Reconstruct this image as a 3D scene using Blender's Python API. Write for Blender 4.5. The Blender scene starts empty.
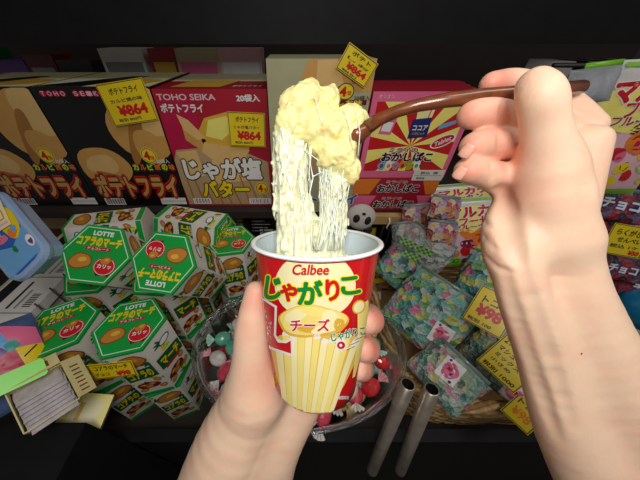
import bpy, bmesh, math, random
import numpy as np
from mathutils import Vector, Matrix

# ------------------------------------------------------------------ camera
PITCH = math.radians(40.6)
FPX = 240.0                      # focal length in pixels of the 640 px wide frame
PX0, PY0 = 292.0, 240.0          # principal point
EYE = Vector((0.0, 0.0, 1.5))
RIGHT = Vector((1, 0, 0))
UP = Vector((0, math.sin(PITCH), math.cos(PITCH)))
FWD = Vector((0, math.cos(PITCH), -math.sin(PITCH)))
scene = bpy.context.scene
col = scene.collection
cam_data = bpy.data.cameras.new('camera')
cam_data.sensor_width = 36.0
cam_data.lens = 36.0 * FPX / 640.0
cam_data.shift_x = (320.0 - PX0) / 640.0
cam_data.clip_start = 0.01
cam_data.clip_end = 50
cam = bpy.data.objects.new('camera', cam_data)
cam.location = EYE
cam.rotation_euler = (math.pi / 2 - PITCH, 0, 0)
col.objects.link(cam)
scene.camera = cam

# ------------------------------------------------------------------ world, lights, exposure
world = bpy.data.worlds.new('shop_ambience')
world.use_nodes = True
world.node_tree.nodes['Background'].inputs[0].default_value = (1.0, 0.97, 0.93, 1)
world.node_tree.nodes['Background'].inputs[1].default_value = 0.11
scene.world = world


def area_light(name, loc, target, size, power, color=(1, 1, 1), size_y=None, spread=180):
    l = bpy.data.lights.new(name, 'AREA')
    l.energy = power
    l.color = color
    l.size = size
    if size_y:
        l.shape = 'RECTANGLE'
        l.size_y = size_y
    l.spread = math.radians(spread)
    o = bpy.data.objects.new(name, l)
    o.location = loc
    o.rotation_euler = (Vector(target) - Vector(loc)).to_track_quat('-Z', 'Y').to_euler()
    col.objects.link(o)
    return o


# added fill that brightens the hands, and the ceiling tubes of the shop
area_light('hand_fill_light', (0.00, -0.10, 1.69), (0.06, 0.13, 1.42), 0.16, 1.5, (1.0, 0.98, 0.96))
area_light('ceiling_tube', (0.7, 0.0, 2.5), (0.4, 0.5, 1.0), 1.2, 5.0, (1.0, 0.96, 0.92), 0.25)
scene.view_settings.view_transform = 'Standard'
scene.view_settings.look = 'None'
scene.view_settings.exposure = 0.0
scene.view_settings.gamma = 1.0
scene.view_settings.use_curve_mapping = False

# ------------------------------------------------------------------ geometry of the view


def C(px, py, d):
    """the point at depth d (metres along the lens axis) in direction (px, py)"""
    return EYE + RIGHT * ((px - PX0) / FPX * d) + UP * ((PY0 - py) / FPX * d) + FWD * d


def cam_xyz(px, py, d):
    return np.array(((px - PX0) / FPX * d, (PY0 - py) / FPX * d, d))


def from_cam(p):
    return EYE + RIGHT * float(p[0]) + UP * float(p[1]) + FWD * float(p[2])


def ray(px, py):
    return RIGHT * ((px - PX0) / FPX) + UP * ((PY0 - py) / FPX) + FWD


def on_y(px, py, y):
    r = ray(px, py)
    return EYE + r * ((y - EYE.y) / r.y)


def on_z(px, py, z):
    r = ray(px, py)
    return EYE + r * ((z - EYE.z) / r.z)


# ------------------------------------------------------------------ materials
def lin(c):
    c = c / 255.0
    return c / 12.92 if c <= 0.04045 else ((c + 0.055) / 1.055) ** 2.4


def L(rgb):
    return (lin(rgb[0]), lin(rgb[1]), lin(rgb[2]), 1.0)


MATS = {}


def mat(name, rgb, rough=0.5, var=0.08, scale=60.0, metal=0.0, coat=0.0, sss=0.0, bump=0.0, bscale=300.0, spec=0.5):
    if name in MATS:
        return MATS[name]
    m = bpy.data.materials.new(name)
    m.use_nodes = True
    nt = m.node_tree
    b = nt.nodes['Principled BSDF']
    b.inputs['Roughness'].default_value = rough
    b.inputs['Metallic'].default_value = metal
    b.inputs['Coat Weight'].default_value = coat
    b.inputs['Specular IOR Level'].default_value = spec
    tc = nt.nodes.new('ShaderNodeTexCoord')
    n = nt.nodes.new('ShaderNodeTexNoise')
    n.inputs['Scale'].default_value = scale
    n.inputs['Detail'].default_value = 3
    nt.links.new(tc.outputs['Object'], n.inputs['Vector'])
    r = nt.nodes.new('ShaderNodeValToRGB')
    c = L(rgb)
    r.color_ramp.elements[0].position = 0.3
    r.color_ramp.elements[1].position = 0.7
    r.color_ramp.elements[0].color = tuple(max(0, v * (1 - var)) for v in c[:3]) + (1,)
    r.color_ramp.elements[1].color = tuple(min(1, v * (1 + var)) for v in c[:3]) + (1,)
    nt.links.new(n.outputs['Fac'], r.inputs['Fac'])
    nt.links.new(r.outputs['Color'], b.inputs['Base Color'])
    if sss:
        b.inputs['Subsurface Weight'].default_value = sss
        b.inputs['Subsurface Radius'].default_value = (1.0, 0.45, 0.25)
        b.inputs['Subsurface Scale'].default_value = 0.004
    if bump:
        n2 = nt.nodes.new('ShaderNodeTexNoise')
        n2.inputs['Scale'].default_value = bscale
        n2.inputs['Detail'].default_value = 4
        nt.links.new(tc.outputs['Object'], n2.inputs['Vector'])
        bp = nt.nodes.new('ShaderNodeBump')
        bp.inputs['Strength'].default_value = bump
        bp.inputs['Distance'].default_value = 0.001
        nt.links.new(n2.outputs['Fac'], bp.inputs['Height'])
        nt.links.new(bp.outputs['Normal'], b.inputs['Normal'])
    MATS[name] = m
    return m


def film(name, tint=(255, 255, 255), gloss=0.12, rough=0.08, body=0.0):
    """clear plastic: mostly see-through with a glossy skin"""
    if name in MATS:
        return MATS[name]
    m = bpy.data.materials.new(name)
    m.use_nodes = True
    nt = m.node_tree
    for n in list(nt.nodes):
        nt.nodes.remove(n)
    out = nt.nodes.new('ShaderNodeOutputMaterial')
    tr = nt.nodes.new('ShaderNodeBsdfTransparent')
    tr.inputs[0].default_value = L(tint)
    gl = nt.nodes.new('ShaderNodeBsdfGlossy')
    gl.inputs['Roughness'].default_value = rough
    nz = nt.nodes.new('ShaderNodeTexNoise')
    nz.inputs['Scale'].default_value = 90
    bp = nt.nodes.new('ShaderNodeBump')
    bp.inputs['Strength'].default_value = 0.5
    bp.inputs['Distance'].default_value = 0.004
    nt.links.new(nz.outputs['Fac'], bp.inputs['Height'])
    nt.links.new(bp.outputs['Normal'], gl.inputs['Normal'])
    lw = nt.nodes.new('ShaderNodeLayerWeight')
    lw.inputs['Blend'].default_value = 0.25
    ad = nt.nodes.new('ShaderNodeMath')
    ad.operation = 'ADD'
    ad.use_clamp = True
    ad.inputs[1].default_value = gloss
    nt.links.new(lw.outputs['Fresnel'], ad.inputs[0])
    mx = nt.nodes.new('ShaderNodeMixShader')
    nt.links.new(ad.outputs[0], mx.inputs[0])
    nt.links.new(tr.outputs[0], mx.inputs[1])
    nt.links.new(gl.outputs[0], mx.inputs[2])
    last = mx
    if body:
        df = nt.nodes.new('ShaderNodeBsdfDiffuse')
        df.inputs[0].default_value = L(tint)
        m2 = nt.nodes.new('ShaderNodeMixShader')
        m2.inputs[0].default_value = body
        nt.links.new(mx.outputs[0], m2.inputs[1])
        nt.links.new(df.outputs[0], m2.inputs[2])
        last = m2
    nt.links.new(last.outputs[0], out.inputs[0])
    MATS[name] = m
    return m


def contents(name, cols, scale=70.0, rough=0.25, coat=0.6, fleck=0.55):
    """packed little sweets seen in a bag: random cells of colour, crinkled film on top"""
    if name in MATS:
        return MATS[name]
    m = bpy.data.materials.new(name)
    m.use_nodes = True
    nt = m.node_tree
    b = nt.nodes['Principled BSDF']
    b.inputs['Roughness'].default_value = 0.45
    b.inputs['Coat Weight'].default_value = coat
    b.inputs['Coat Roughness'].default_value = rough
    tc = nt.nodes.new('ShaderNodeTexCoord')
    nz = nt.nodes.new('ShaderNodeTexNoise')
    nz.inputs['Scale'].default_value = scale * 0.7
    nz.inputs['Detail'].default_value = 3
    mxv = nt.nodes.new('ShaderNodeVectorMath')
    mxv.operation = 'MULTIPLY_ADD'
    mxv.inputs[1].default_value = (0.022,) * 3
    nt.links.new(tc.outputs['Object'], nz.inputs['Vector'])
    nt.links.new(nz.outputs['Color'], mxv.inputs[0])
    nt.links.new(tc.outputs['Object'], mxv.inputs[2])
    v = nt.nodes.new('ShaderNodeTexVoronoi')
    v.inputs['Scale'].default_value = scale
    nt.links.new(mxv.outputs[0], v.inputs['Vector'])
    sp = nt.nodes.new('ShaderNodeSeparateColor')
    nt.links.new(v.outputs['Color'], sp.inputs[0])
    r = nt.nodes.new('ShaderNodeValToRGB')
    r.color_ramp.interpolation = 'CONSTANT'
    els = r.color_ramp.elements
    while len(els) < len(cols):
        els.new(0.5)
    for i, c in enumerate(cols):
        els[i].position = i / len(cols)
        els[i].color = L(c)
    nt.links.new(sp.outputs[0], r.inputs['Fac'])
    # fine wrinkle print: second voronoi mixes in paler flecks
    v2 = nt.nodes.new('ShaderNodeTexNoise')
    v2.inputs['Scale'].default_value = scale * 3.2
    v2.inputs['Detail'].default_value = 5
    nt.links.new(tc.outputs['Object'], v2.inputs['Vector'])
    r2 = nt.nodes.new('ShaderNodeValToRGB')
    r2.color_ramp.elements[0].position = 0.52
    r2.color_ramp.elements[1].position = 0.66
    nt.links.new(v2.outputs['Fac'], r2.inputs['Fac'])
    mx = nt.nodes.new('ShaderNodeMix')
    mx.data_type = 'RGBA'
    r2.color_ramp.elements[1].color = (fleck, fleck, fleck, 1)
    nt.links.new(r2.outputs['Color'], mx.inputs[0])
    nt.links.new(r.outputs['Color'], mx.inputs[6])
    mx.inputs[7].default_value = L((205, 215, 212))
    nt.links.new(mx.outputs[2], b.inputs['Base Color'])
    bp = nt.nodes.new('ShaderNodeBump')
    bp.inputs['Strength'].default_value = 0.9
    bp.inputs['Distance'].default_value = 0.006
    nt.links.new(v.outputs['Distance'], bp.inputs['Height'])
    bp2 = nt.nodes.new('ShaderNodeBump')
    bp2.inputs['Strength'].default_value = 0.8
    bp2.inputs['Distance'].default_value = 0.003
    nt.links.new(v2.outputs['Fac'], bp2.inputs['Height'])
    nt.links.new(bp.outputs['Normal'], bp2.inputs['Normal'])
    nt.links.new(bp2.outputs['Normal'], b.inputs['Normal'])
    nt.links.new(bp2.outputs['Normal'], b.inputs['Coat Normal'])
    MATS[name] = m
    return m


INK = {
    'white': (240, 238, 232), 'black': (14, 13, 13), 'red': (205, 22, 30), 'crimson': (176, 26, 48), 'magenta': (190, 20, 70),
    'pink': (232, 110, 150), 'palepink': (240, 190, 200), 'yellow': (246, 220, 30), 'lemon': (250, 236, 120), 'cream': (246, 236, 180),
    'orange': (236, 130, 40), 'gold': (226, 176, 60), 'chip': (214, 160, 84), 'chipdark': (176, 118, 54), 'chiplight': (232, 190, 120),
    'green': (12, 130, 52), 'lime': (130, 200, 40), 'darkgreen': (14, 92, 44), 'brown': (128, 74, 36), 'biscuit': (196, 128, 48),
    'blue': (40, 96, 180), 'navy': (34, 40, 110), 'purple': (104, 52, 140), 'grey': (150, 148, 144), 'darkgrey': (60, 58, 58),
    'teal': (60, 160, 150), 'sky': (110, 170, 220), 'beige': (206, 198, 160), 'khaki': (180, 176, 136), 'potato': (248, 222, 120),
    'potatolight': (252, 238, 176), 'fry': (250, 228, 130), 'fryline': (232, 190, 80), 'cardyellow': (236, 206, 20), 'lidgreen': (10, 158, 58),
    'maroon': (110, 20, 34), 'tan': (190, 160, 120), 'neon': (120, 230, 40),
}


def ink(k):
    return mat('ink_' + k, INK[k], rough=0.35, var=0.04, scale=40)


# ------------------------------------------------------------------ text
_TXT = {}


def _raw_text(s, bold):
    cu = bpy.data.curves.new('lettering', 'FONT')
    cu.body = s
    cu.offset = bold
    cu.resolution_u = 3
    ob = bpy.data.objects.new('lettering', cu)
    me = ob.to_mesh()
    v = [(p.co.x, p.co.y) for p in me.vertices]
    f = [tuple(p.vertices) for p in me.polygons]
    ob.to_mesh_clear()
    bpy.data.objects.remove(ob)
    bpy.data.curves.remove(cu)
    return v, f


def text_geo(s, bold=0.0):
    """lettering as triangles, scaled so the plain letters fill the unit square"""
    key = (s, bold)
    if key not in _TXT:
        v0, _f = _raw_text(s, 0.0)
        x0, x1 = min(p[0] for p in v0), max(p[0] for p in v0)
        y0, y1 = min(p[1] for p in v0), max(p[1] for p in v0)
        v, f = [(p[0], p[1], 0.0) for p in v0], list(_f)
        if bold > 0:
            n = 5 if bold < 0.04 else (8 if bold < 0.08 else 10)
            for k in range(n):
                a, b = bold * math.cos(6.2832 * k / n), bold * math.sin(6.2832 * k / n)
                o = len(v)
                v += [(p[0] + a, p[1] + b, -0.03 * (k + 1)) for p in v0]
                f += [tuple(o + i for i in t) for t in _f]
        _TXT[key] = ([((p[0] - x0) / (x1 - x0), (p[1] - y0) / max(1e-6, y1 - y0), p[2]) for p in v], f)
    return _TXT[key]


# ------------------------------------------------------------------ mesh collector
class MB:
    def __init__(self):
        self.v, self.f, self.m, self.mats = [], [], [], []

    def mi(self, m):
        if m not in self.mats:
            self.mats.append(m)
        return self.mats.index(m)

    def add(self, vs, fs, m):
        b = len(self.v)
        self.v.extend([tuple(p) for p in vs])
        k = self.mi(m)
        for f in fs:
            self.f.append(tuple(b + i for i in f))
            self.m.append(k)
        return self

    def box(self, c, s, m, M=None):
        x, y, z = s[0] / 2, s[1] / 2, s[2] / 2
        vs = [Vector((c[0] + a * x, c[1] + b * y, c[2] + d * z)) for a in (-1, 1) for b in (-1, 1) for d in (-1, 1)]
        if M is not None:
            vs = [M @ p for p in vs]
        return self.add(vs, [(0, 1, 3, 2), (4, 6, 7, 5), (0, 4, 5, 1), (2, 3, 7, 6), (0, 2, 6, 4), (1, 5, 7, 3)], m)

    def tube(self, pts, rad, m, n=8, cap=True):
        pts = [Vector(p) for p in pts]
        if not isinstance(rad, (list, tuple)):
            rad = [rad] * len(pts)
        vs, fs = [], []
        t0 = (pts[1] - pts[0]).normalized()
        a = t0.orthogonal().normalized()
        for i, p in enumerate(pts):
            t = (pts[min(i + 1, len(pts) - 1)] - pts[max(i - 1, 0)]).normalized()
            a = (a - t * a.dot(t)).normalized()
            b = t.cross(a)
            for k in range(n):
                w = 2 * math.pi * k / n
                vs.append(p + (a * math.cos(w) + b * math.sin(w)) * rad[i])
        for i in range(len(pts) - 1):
            for k in range(n):
                fs.append((i * n + k, i * n + (k + 1) % n, (i + 1) * n + (k + 1) % n, (i + 1) * n + k))
        if cap:
            fs.append(tuple(range(n - 1, -1, -1)))
            fs.append(tuple((len(pts) - 1) * n + k for k in range(n)))
        return self.add(vs, fs, m)

    def lathe(self, prof, m, n=48, M=None, sx=1.0, sy=1.0):
        vs, fs = [], []
        for r, z in prof:
            for k in range(n):
                w = 2 * math.pi * k / n
                p = Vector((r * sx * math.cos(w), r * sy * math.sin(w), z))
                vs.append(M @ p if M is not None else p)
        for i in range(len(prof) - 1):
            for k in range(n):
                fs.append((i * n + k, i * n + (k + 1) % n, (i + 1) * n + (k + 1) % n, (i + 1) * n + k))
        return self.add(vs, fs, m)

    def build(self, name, parent=None, smooth=False, loc=None):
        me = bpy.data.meshes.new(name)
        me.from_pydata(self.v, [], self.f)
        for m in self.mats:
            me.materials.append(m)
        me.polygons.foreach_set('material_index', self.m)
        if smooth:
            me.polygons.foreach_set('use_smooth', [True] * len(self.f))
        me.update()
        o = bpy.data.objects.new(name, me)
        col.objects.link(o)
        if parent is not None:
            o.parent = parent
        if loc is not None:
            o.location = loc
        return o


class Art:
    """flat print laid on a surface: pos(x, y, layer) gives the point of the surface"""

    def __init__(self, mb, pos, sub=None, lim=None):
        self.mb, self.pos, self.sub, self.lim = mb, pos, sub, lim

    def _emit(self, pts, faces, m, layer):
        if self.sub:
            pts = [(float(p[0]), float(p[1]), p[2] if len(p) > 2 else layer) for p in pts]
            todo, faces, mids = [tuple(f) for f in faces], [], {}
            while todo:
                f = todo.pop()
                ln = [math.hypot(pts[f[i]][0] - pts[f[(i + 1) % 3]][0], pts[f[i]][1] - pts[f[(i + 1) % 3]][1]) for i in range(3)]
                i = ln.index(max(ln))
                if ln[i] <= self.sub:
                    faces.append(f)
                    continue
                a, b, c = f[i], f[(i + 1) % 3], f[(i + 2) % 3]
                e = (min(a, b), max(a, b))
                if e not in mids:
                    mids[e] = len(pts)
                    pts.append(((pts[a][0] + pts[b][0]) / 2, (pts[a][1] + pts[b][1]) / 2, pts[a][2]))
                todo += [(a, mids[e], c), (mids[e], b, c)]
        self.mb.add([self.pos(p[0], p[1], p[2] if self.sub or len(p) > 2 else layer) for p in pts], faces, m)

    def poly(self, pts, k, layer=1):
        from mathutils.geometry import tessellate_polygon
        if self.lim:
            pts = [(min(max(p[0], self.lim[0]), self.lim[1]), min(max(p[1], self.lim[2]), self.lim[3])) for p in pts]
        tri = tessellate_polygon([[Vector((p[0], p[1], 0)) for p in pts]])
        self._emit([(p[0], p[1], layer) for p in pts], tri, ink(k), layer)
        return self

    def rect(self, x0, y0, x1, y1, k, layer=1):
        return self.poly([(x0, y0), (x1, y0), (x1, y1), (x0, y1)], k, layer)

    def ell(self, cx, cy, rx, ry, k, layer=1, rot=0.0, n=28, wob=0.0, seed=0):
        r = random.Random(seed)
        ph = [r.uniform(0, 6.28) for _ in range(3)]
        pts = []
        for i in range(n):
            w = 2 * math.pi * i / n
            q = 1 + wob * (math.sin(3 * w + ph[0]) + 0.6 * math.sin(5 * w + ph[1]))
            a, b = rx * q * math.cos(w), ry * q * math.sin(w)
            pts.append((cx + a * math.cos(rot) - b * math.sin(rot), cy + a * math.sin(rot) + b * math.cos(rot)))
        return self.poly(pts, k, layer)

    def line(self, pts, w, k, layer=1, closed=False):
        n = len(pts)
        for i in range(n if closed else n - 1):
            a, b = Vector(pts[i]), Vector(pts[(i + 1) % n])
            d = (b - a)
            if d.length < 1e-9:
                continue
            t = d.normalized() * (w / 2)
            s = Vector((-t.y, t.x))
            self.poly([a - t - s, b + t - s, b + t + s, a - t + s], k, layer)
        return self

    def text(self, s, quad, k, layer=2, bold=0.02, edge=None, edge_bold=0.07, edge2=None):
        """quad: corners TL, TR, BR, BL that the lettering fills"""
        tl, tr, br, bl = [Vector(q) for q in quad]
        for kk, bb, ly in ((edge2, edge_bold * 1.8, layer - 0.7), (edge, edge_bold, layer - 0.35), (k, bold, layer)):
            if kk is None:
                continue
            v, f = text_geo(s, bb)
            pts = []
            for a, b, dl in v:
                p = (bl * (1 - a) + br * a) * (1 - b) + (tl * (1 - a) + tr * a) * b
                pts.append((p.x, p.y, ly + dl))
            self._emit(pts, f, ink(kk), ly)
        return self

    def label(self, s, cx, cy, w, h, k, layer=2, bold=0.02, edge=None, edge_bold=0.07, edge2=None, rot=0.0, shear=0.0, up=1):
        """lettering centred at (cx, cy); up = -1 where y grows downwards"""
        c, sn = math.cos(rot), math.sin(rot)
        q = []
        for a, b in ((-1, 1), (1, 1), (1, -1), (-1, -1)):
            x, y = a * w / 2 + shear * b * h / 2, b * h / 2 * up
            q.append((cx + x * c - y * sn, cy + x * sn + y * c))
        return self.text(s, q, k, layer, bold, edge, edge_bold, edge2)


def tag(o, label, cat, group=None, kind=None):
    if label:
        o['label'] = label
    if cat:
        o['category'] = cat
    if group:
        o['group'] = group
    if kind:
        o['kind'] = kind
    return o


def thing(name, label, cat, loc=(0, 0, 0), group=None, M=None):
    o = bpy.data.objects.new(name, None)
    o.empty_display_size = 0.02
    col.objects.link(o)
    if M is not None:
        o.matrix_world = M
    else:
        o.location = loc
    return tag(o, label, cat, group)


def copy_tree(o):
    c = o.copy()
    col.objects.link(c)
    for ch in list(o.children):
        d = ch.copy()
        col.objects.link(d)
        d.parent = c
        for g in list(ch.children):
            e = g.copy()
            col.objects.link(e)
            e.parent = d
    return c


def frame(center, normal, roll=0.0, up=Vector((0, 0, 1))):
    """matrix whose z looks along normal and whose y points up the face"""
    n = Vector(normal).normalized()
    x = up.cross(n)
    if x.length < 1e-4:
        x = Vector((1, 0, 0))
    x.normalize()
    y = n.cross(x)
    c, s = math.cos(roll), math.sin(roll)
    x, y = x * c + y * s, y * c - x * s
    M = Matrix(((x.x, y.x, n.x, center[0]), (x.y, y.y, n.y, center[1]), (x.z, y.z, n.z, center[2]), (0, 0, 0, 1)))
    return M


# ------------------------------------------------------------------ implicit surfaces (all in lens-axis metres)
class Field:
    def __init__(self, lo, hi, h):
        self.lo, self.h = np.array(lo, float), h
        self.n = np.ceil((np.array(hi, float) - self.lo) / h).astype(int) + 1
        self.ax = [(self.lo[i] + np.arange(self.n[i]) * h).astype(np.float32) for i in range(3)]
        self.F = np.full(tuple(self.n), 1.0, np.float32)

    def like(self):
        g = Field.__new__(Field)
        g.lo, g.h, g.n, g.ax = self.lo, self.h, self.n, self.ax
        g.F = np.full(tuple(self.n), 1.0, np.float32)
        return g

    def sl(self, lo, hi):
        a = np.clip(np.floor((np.array(lo) - self.lo) / self.h).astype(int), 0, self.n - 1)
        b = np.clip(np.ceil((np.array(hi) - self.lo) / self.h).astype(int) + 1, 1, self.n)
        if np.any(b <= a):
            return None, None
        s = tuple(slice(a[i], b[i]) for i in range(3))
        X = self.ax[0][s[0]][:, None, None]
        Y = self.ax[1][s[1]][None, :, None]
        Z = self.ax[2][s[2]][None, None, :]
        return s, (X, Y, Z)

    @staticmethod
    def smin(a, b, k):
        if k <= 0:
            return np.minimum(a, b)
        q = np.maximum(k - np.abs(a - b), 0) / k
        return np.minimum(a, b) - q * q * k * 0.25

    def cap(self, a, ra, b, rb, k=0.003, cut=False):
        a, b = np.array(a, float), np.array(b, float)
        m = k + 0.005
        s, P = self.sl(np.minimum(a - ra, b - rb) - m, np.maximum(a + ra, b + rb) + m)
        if s is None:
            return self
        ab = b - a
        L2 = float(ab @ ab) + 1e-12
        t = np.clip(((P[0] - a[0]) * ab[0] + (P[1] - a[1]) * ab[1] + (P[2] - a[2]) * ab[2]) / L2, 0, 1)
        d = np.sqrt((P[0] - a[0] - t * ab[0]) ** 2 + (P[1] - a[1] - t * ab[1]) ** 2 + (P[2] - a[2] - t * ab[2]) ** 2) - (ra + t * (rb - ra))
        d = d.astype(np.float32)
        if cut:
            self.F[s] = -self.smin(-self.F[s], d, k)
        else:
            self.F[s] = self.smin(self.F[s], d, k)
        return self

    def ell(self, c, r, k=0.003, R=None):
        c, r = np.array(c, float), np.array(r, float)
        m = k + 0.005 + float(max(r))
        s, P = self.sl(c - m, c + m)
        if s is None:
            return self
        q = [P[i] - c[i] for i in range(3)]
        if R is not None:
            q = [R[i][0] * q[0] + R[i][1] * q[1] + R[i][2] * q[2] for i in range(3)]
        k0 = np.sqrt((q[0] / r[0]) ** 2 + (q[1] / r[1]) ** 2 + (q[2] / r[2]) ** 2)
        k1 = np.sqrt((q[0] / r[0] ** 2) ** 2 + (q[1] / r[1] ** 2) ** 2 + (q[2] / r[2] ** 2) ** 2) + 1e-9
        d = (k0 * (k0 - 1) / k1).astype(np.float32)
        self.F[s] = self.smin(self.F[s], d, k)
        return self

    def depth(self, px, py):
        """depth of the surface first met in the direction (px, py)"""
        for d in np.arange(self.lo[2] + 0.002, self.lo[2] + self.n[2] * self.h, 0.0003):
            i = np.round((cam_xyz(px, py, d) - self.lo) / self.h).astype(int)
            if (i >= 0).all() and (i < self.n).all() and self.F[tuple(i)] < 0:
                return float(d)
        return None

    def groove(self, pts, r, k, sink=0.3):
        """shallow crease that follows the surface"""
        P = []
        for a, b in zip(pts[:-1], pts[1:]):
            for j in range(8):
                P.append((a[0] + (b[0] - a[0]) * j / 8, a[1] + (b[1] - a[1]) * j / 8))
        Q = [(p, self.depth(*p)) for p in P + [pts[-1]]]
        Q = [cam_xyz(p[0], p[1], d - r * (1 - sink)) for p, d in Q if d]
        n = len(Q)
        for i in range(n - 1):
            w = 0.35 + 0.65 * math.sin(math.pi * (i + 0.5) / n)
            self.cap(Q[i], r * w, Q[i + 1], r * w, k, cut=True)
        return self

    def join(self, g, k):
        self.F = self.smin(self.F, g.F, k)
        return self

    def noise(self, freq, amp, seed, stretch=(1, 1, 1)):
        rng = np.random.RandomState(seed)
        lat = rng.rand(32, 32, 32).astype(np.float32) * 2 - 1
        idx, fr = [], []
        for i in range(3):
            p = self.ax[i] * (freq * stretch[i]) + 100.0
            a = np.floor(p).astype(int)
            f = (p - a).astype(np.float32)
            idx.append((a % 32, (a + 1) % 32))
            fr.append(f * f * (3 - 2 * f))
        out = 0
        for a in (0, 1):
            for b in (0, 1):
                for c in (0, 1):
                    w = (fr[0] if a else 1 - fr[0])[:, None, None] * (fr[1] if b else 1 - fr[1])[None, :, None] * (fr[2] if c else 1 - fr[2])[None, None, :]
                    out = out + w * lat[np.ix_(idx[0][a], idx[1][b], idx[2][c])]
        self.F = self.F + (amp * out).astype(np.float32)
        return self

    def mesh(self):
        F = self.F.copy()
        for i in range(3):
            for e in (0, -1):
                sl = [slice(None)] * 3
                sl[i] = e
                F[tuple(sl)] = np.maximum(F[tuple(sl)], 1e-4)
        S = F < 0
        n = F.shape
        offs = [(a, b, c) for a in (0, 1) for b in (0, 1) for c in (0, 1)]
        cnt = np.zeros((n[0] - 1, n[1] - 1, n[2] - 1), np.int8)
        for a, b, c in offs:
            cnt += S[a:n[0] - 1 + a, b:n[1] - 1 + b, c:n[2] - 1 + c]
        act = np.argwhere((cnt > 0) & (cnt < 8))
        idx = np.full(cnt.shape, -1, np.int64)
        idx[act[:, 0], act[:, 1], act[:, 2]] = np.arange(len(act))
        V = np.stack([F[act[:, 0] + a, act[:, 1] + b, act[:, 2] + c] for a, b, c in offs])
        acc = np.zeros((len(act), 3))
        num = np.zeros(len(act))
        for i in range(8):
            for j in range(i + 1, 8):
                oi, oj = np.array(offs[i]), np.array(offs[j])
                if np.abs(oi - oj).sum() != 1:
                    continue
                mk = (V[i] < 0) != (V[j] < 0)
                t = np.where(mk, V[i] / np.where(mk, V[i] - V[j], 1), 0)
                acc += mk[:, None] * (oi + t[:, None] * (oj - oi))
                num += mk
        pos = self.lo + self.h * (act + acc / num[:, None])
        faces = []
        for ax in range(3):
            u, w = (ax + 1) % 3, (ax + 2) % 3
            s0 = [slice(1, None)] * 3
            s1 = [slice(1, None)] * 3
            s0[ax] = slice(0, -1)
            s1[ax] = slice(1, None)
            A, B = S[tuple(s0)], S[tuple(s1)]
            e = np.argwhere(A != B)
            fl = A[e[:, 0], e[:, 1], e[:, 2]]
            e = e.copy()
            for q in range(3):
                if q != ax:
                    e[:, q] += 1
            ok = (e[:, u] < cnt.shape[u]) & (e[:, w] < cnt.shape[w])
            e, fl = e[ok], fl[ok]
            du, dw = np.zeros(3, int), np.zeros(3, int)
            du[u], dw[w] = 1, 1
            q0 = e - du - dw
            q1 = e - dw
            q2 = e
            q3 = e - du
            g = [idx[q[:, 0], q[:, 1], q[:, 2]] for q in (q0, q1, q2, q3)]
            f = np.stack(g, 1)
            f[~fl] = f[~fl][:, ::-1]
            f = f[(f >= 0).all(1)]
            # lens frame (right, up, forward) is left-handed: turn the winding for the world
            faces.append(f[:, ::-1])
        return pos, np.concatenate(faces)

    def build(self, name, m, parent=None, relax=1, attr=None):
        pos, faces = self.mesh()
        for _ in range(relax):
            acc = np.zeros_like(pos)
            num = np.zeros(len(pos))
            for a in range(4):
                i, j = faces[:, a], faces[:, (a + 1) % 4]
                np.add.at(acc, i, pos[j])
                np.add.at(num, i, 1)
                np.add.at(acc, j, pos[i])
                np.add.at(num, j, 1)
            pos = 0.4 * pos + 0.6 * acc / np.maximum(num, 1)[:, None]
        e = np.array(EYE)
        W = e + pos[:, :1] * np.array(RIGHT) + pos[:, 1:2] * np.array(UP) + pos[:, 2:3] * np.array(FWD)
        me = bpy.data.meshes.new(name)
        me.from_pydata(W.tolist(), [], faces.tolist())
        me.materials.append(m)
        me.polygons.foreach_set('use_smooth', [True] * len(faces))
        if attr:
            for k, fn in attr.items():
                at = me.attributes.new(k, 'FLOAT', 'POINT')
                at.data.foreach_set('value', fn(pos).astype(np.float32))
        me.update()
        o = bpy.data.objects.new(name, me)
        col.objects.link(o)
        if parent is not None:
            o.parent = parent
        return o

# ================================================================== the setting
def structure(name, mb, label=None):
    o = mb.build(name)
    o['kind'] = 'structure'
    return o


floor_mat = mat('floor_vinyl', (92, 88, 82), 0.5, 0.12, 8)
wall_mat = mat('wall_paint', (70, 68, 68), 0.8, 0.08, 6)
black_metal = mat('black_powder_metal', (20, 20, 21), 0.6, 0.2, 30, spec=0.25)
wire_mat = mat('wire_metal', (58, 56, 54), 0.4, 0.1, 30, metal=0.6)
board_mat = mat('shelf_board_dark', (46, 34, 30), 0.7, 0.15, 14)
structure('floor', MB().box((0, 0.6, -0.02), (5, 5, 0.04), floor_mat))
structure('wall_back', MB().box((0, 1.32, 1.3), (5, 0.06, 2.6), wall_mat))

# display shelving: lower tier with a dark front panel, upper tier, black canopy
shelf = thing('display_shelving', 'black metal shop shelving that carries all the sweets', 'shelving', (0, 0.3, 0))
m_ = MB().box((0.05, 0.66, 0.835), (2.6, 1.10, 0.03), board_mat)
m_.build('shelf_board', shelf).matrix_parent_inverse = Matrix.Translation((0, -0.3, 0))


def part(mb, name, parent, label=None, smooth=False):
    """a part whose mesh is given in world space"""
    bpy.context.view_layer.update()
    o = mb.build(name, parent, smooth)
    o.matrix_parent_inverse = parent.matrix_world.inverted()
    if label:
        o['label'] = label
    return o


part(MB().box((0.05, 0.105, 0.46), (2.6, 0.02, 0.92), black_metal), 'front_panel', shelf)
part(MB().box((0.05, 0.855, 1.140), (2.6, 0.67, 0.020), board_mat), 'shelf_board', shelf)
part(MB().box((0.05, 0.640, 1.640), (2.6, 0.03, 0.31), black_metal), 'canopy_panel', shelf)
part(MB().box((0.05, 1.20, 1.1), (2.6, 0.02, 1.4), board_mat), 'back_panel', shelf)
for x in (-1.2, 0.155, 1.25):
    part(MB().box((x, 0.575, 0.99), (0.016, 0.03, 0.30), black_metal), 'upright', shelf)

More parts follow.
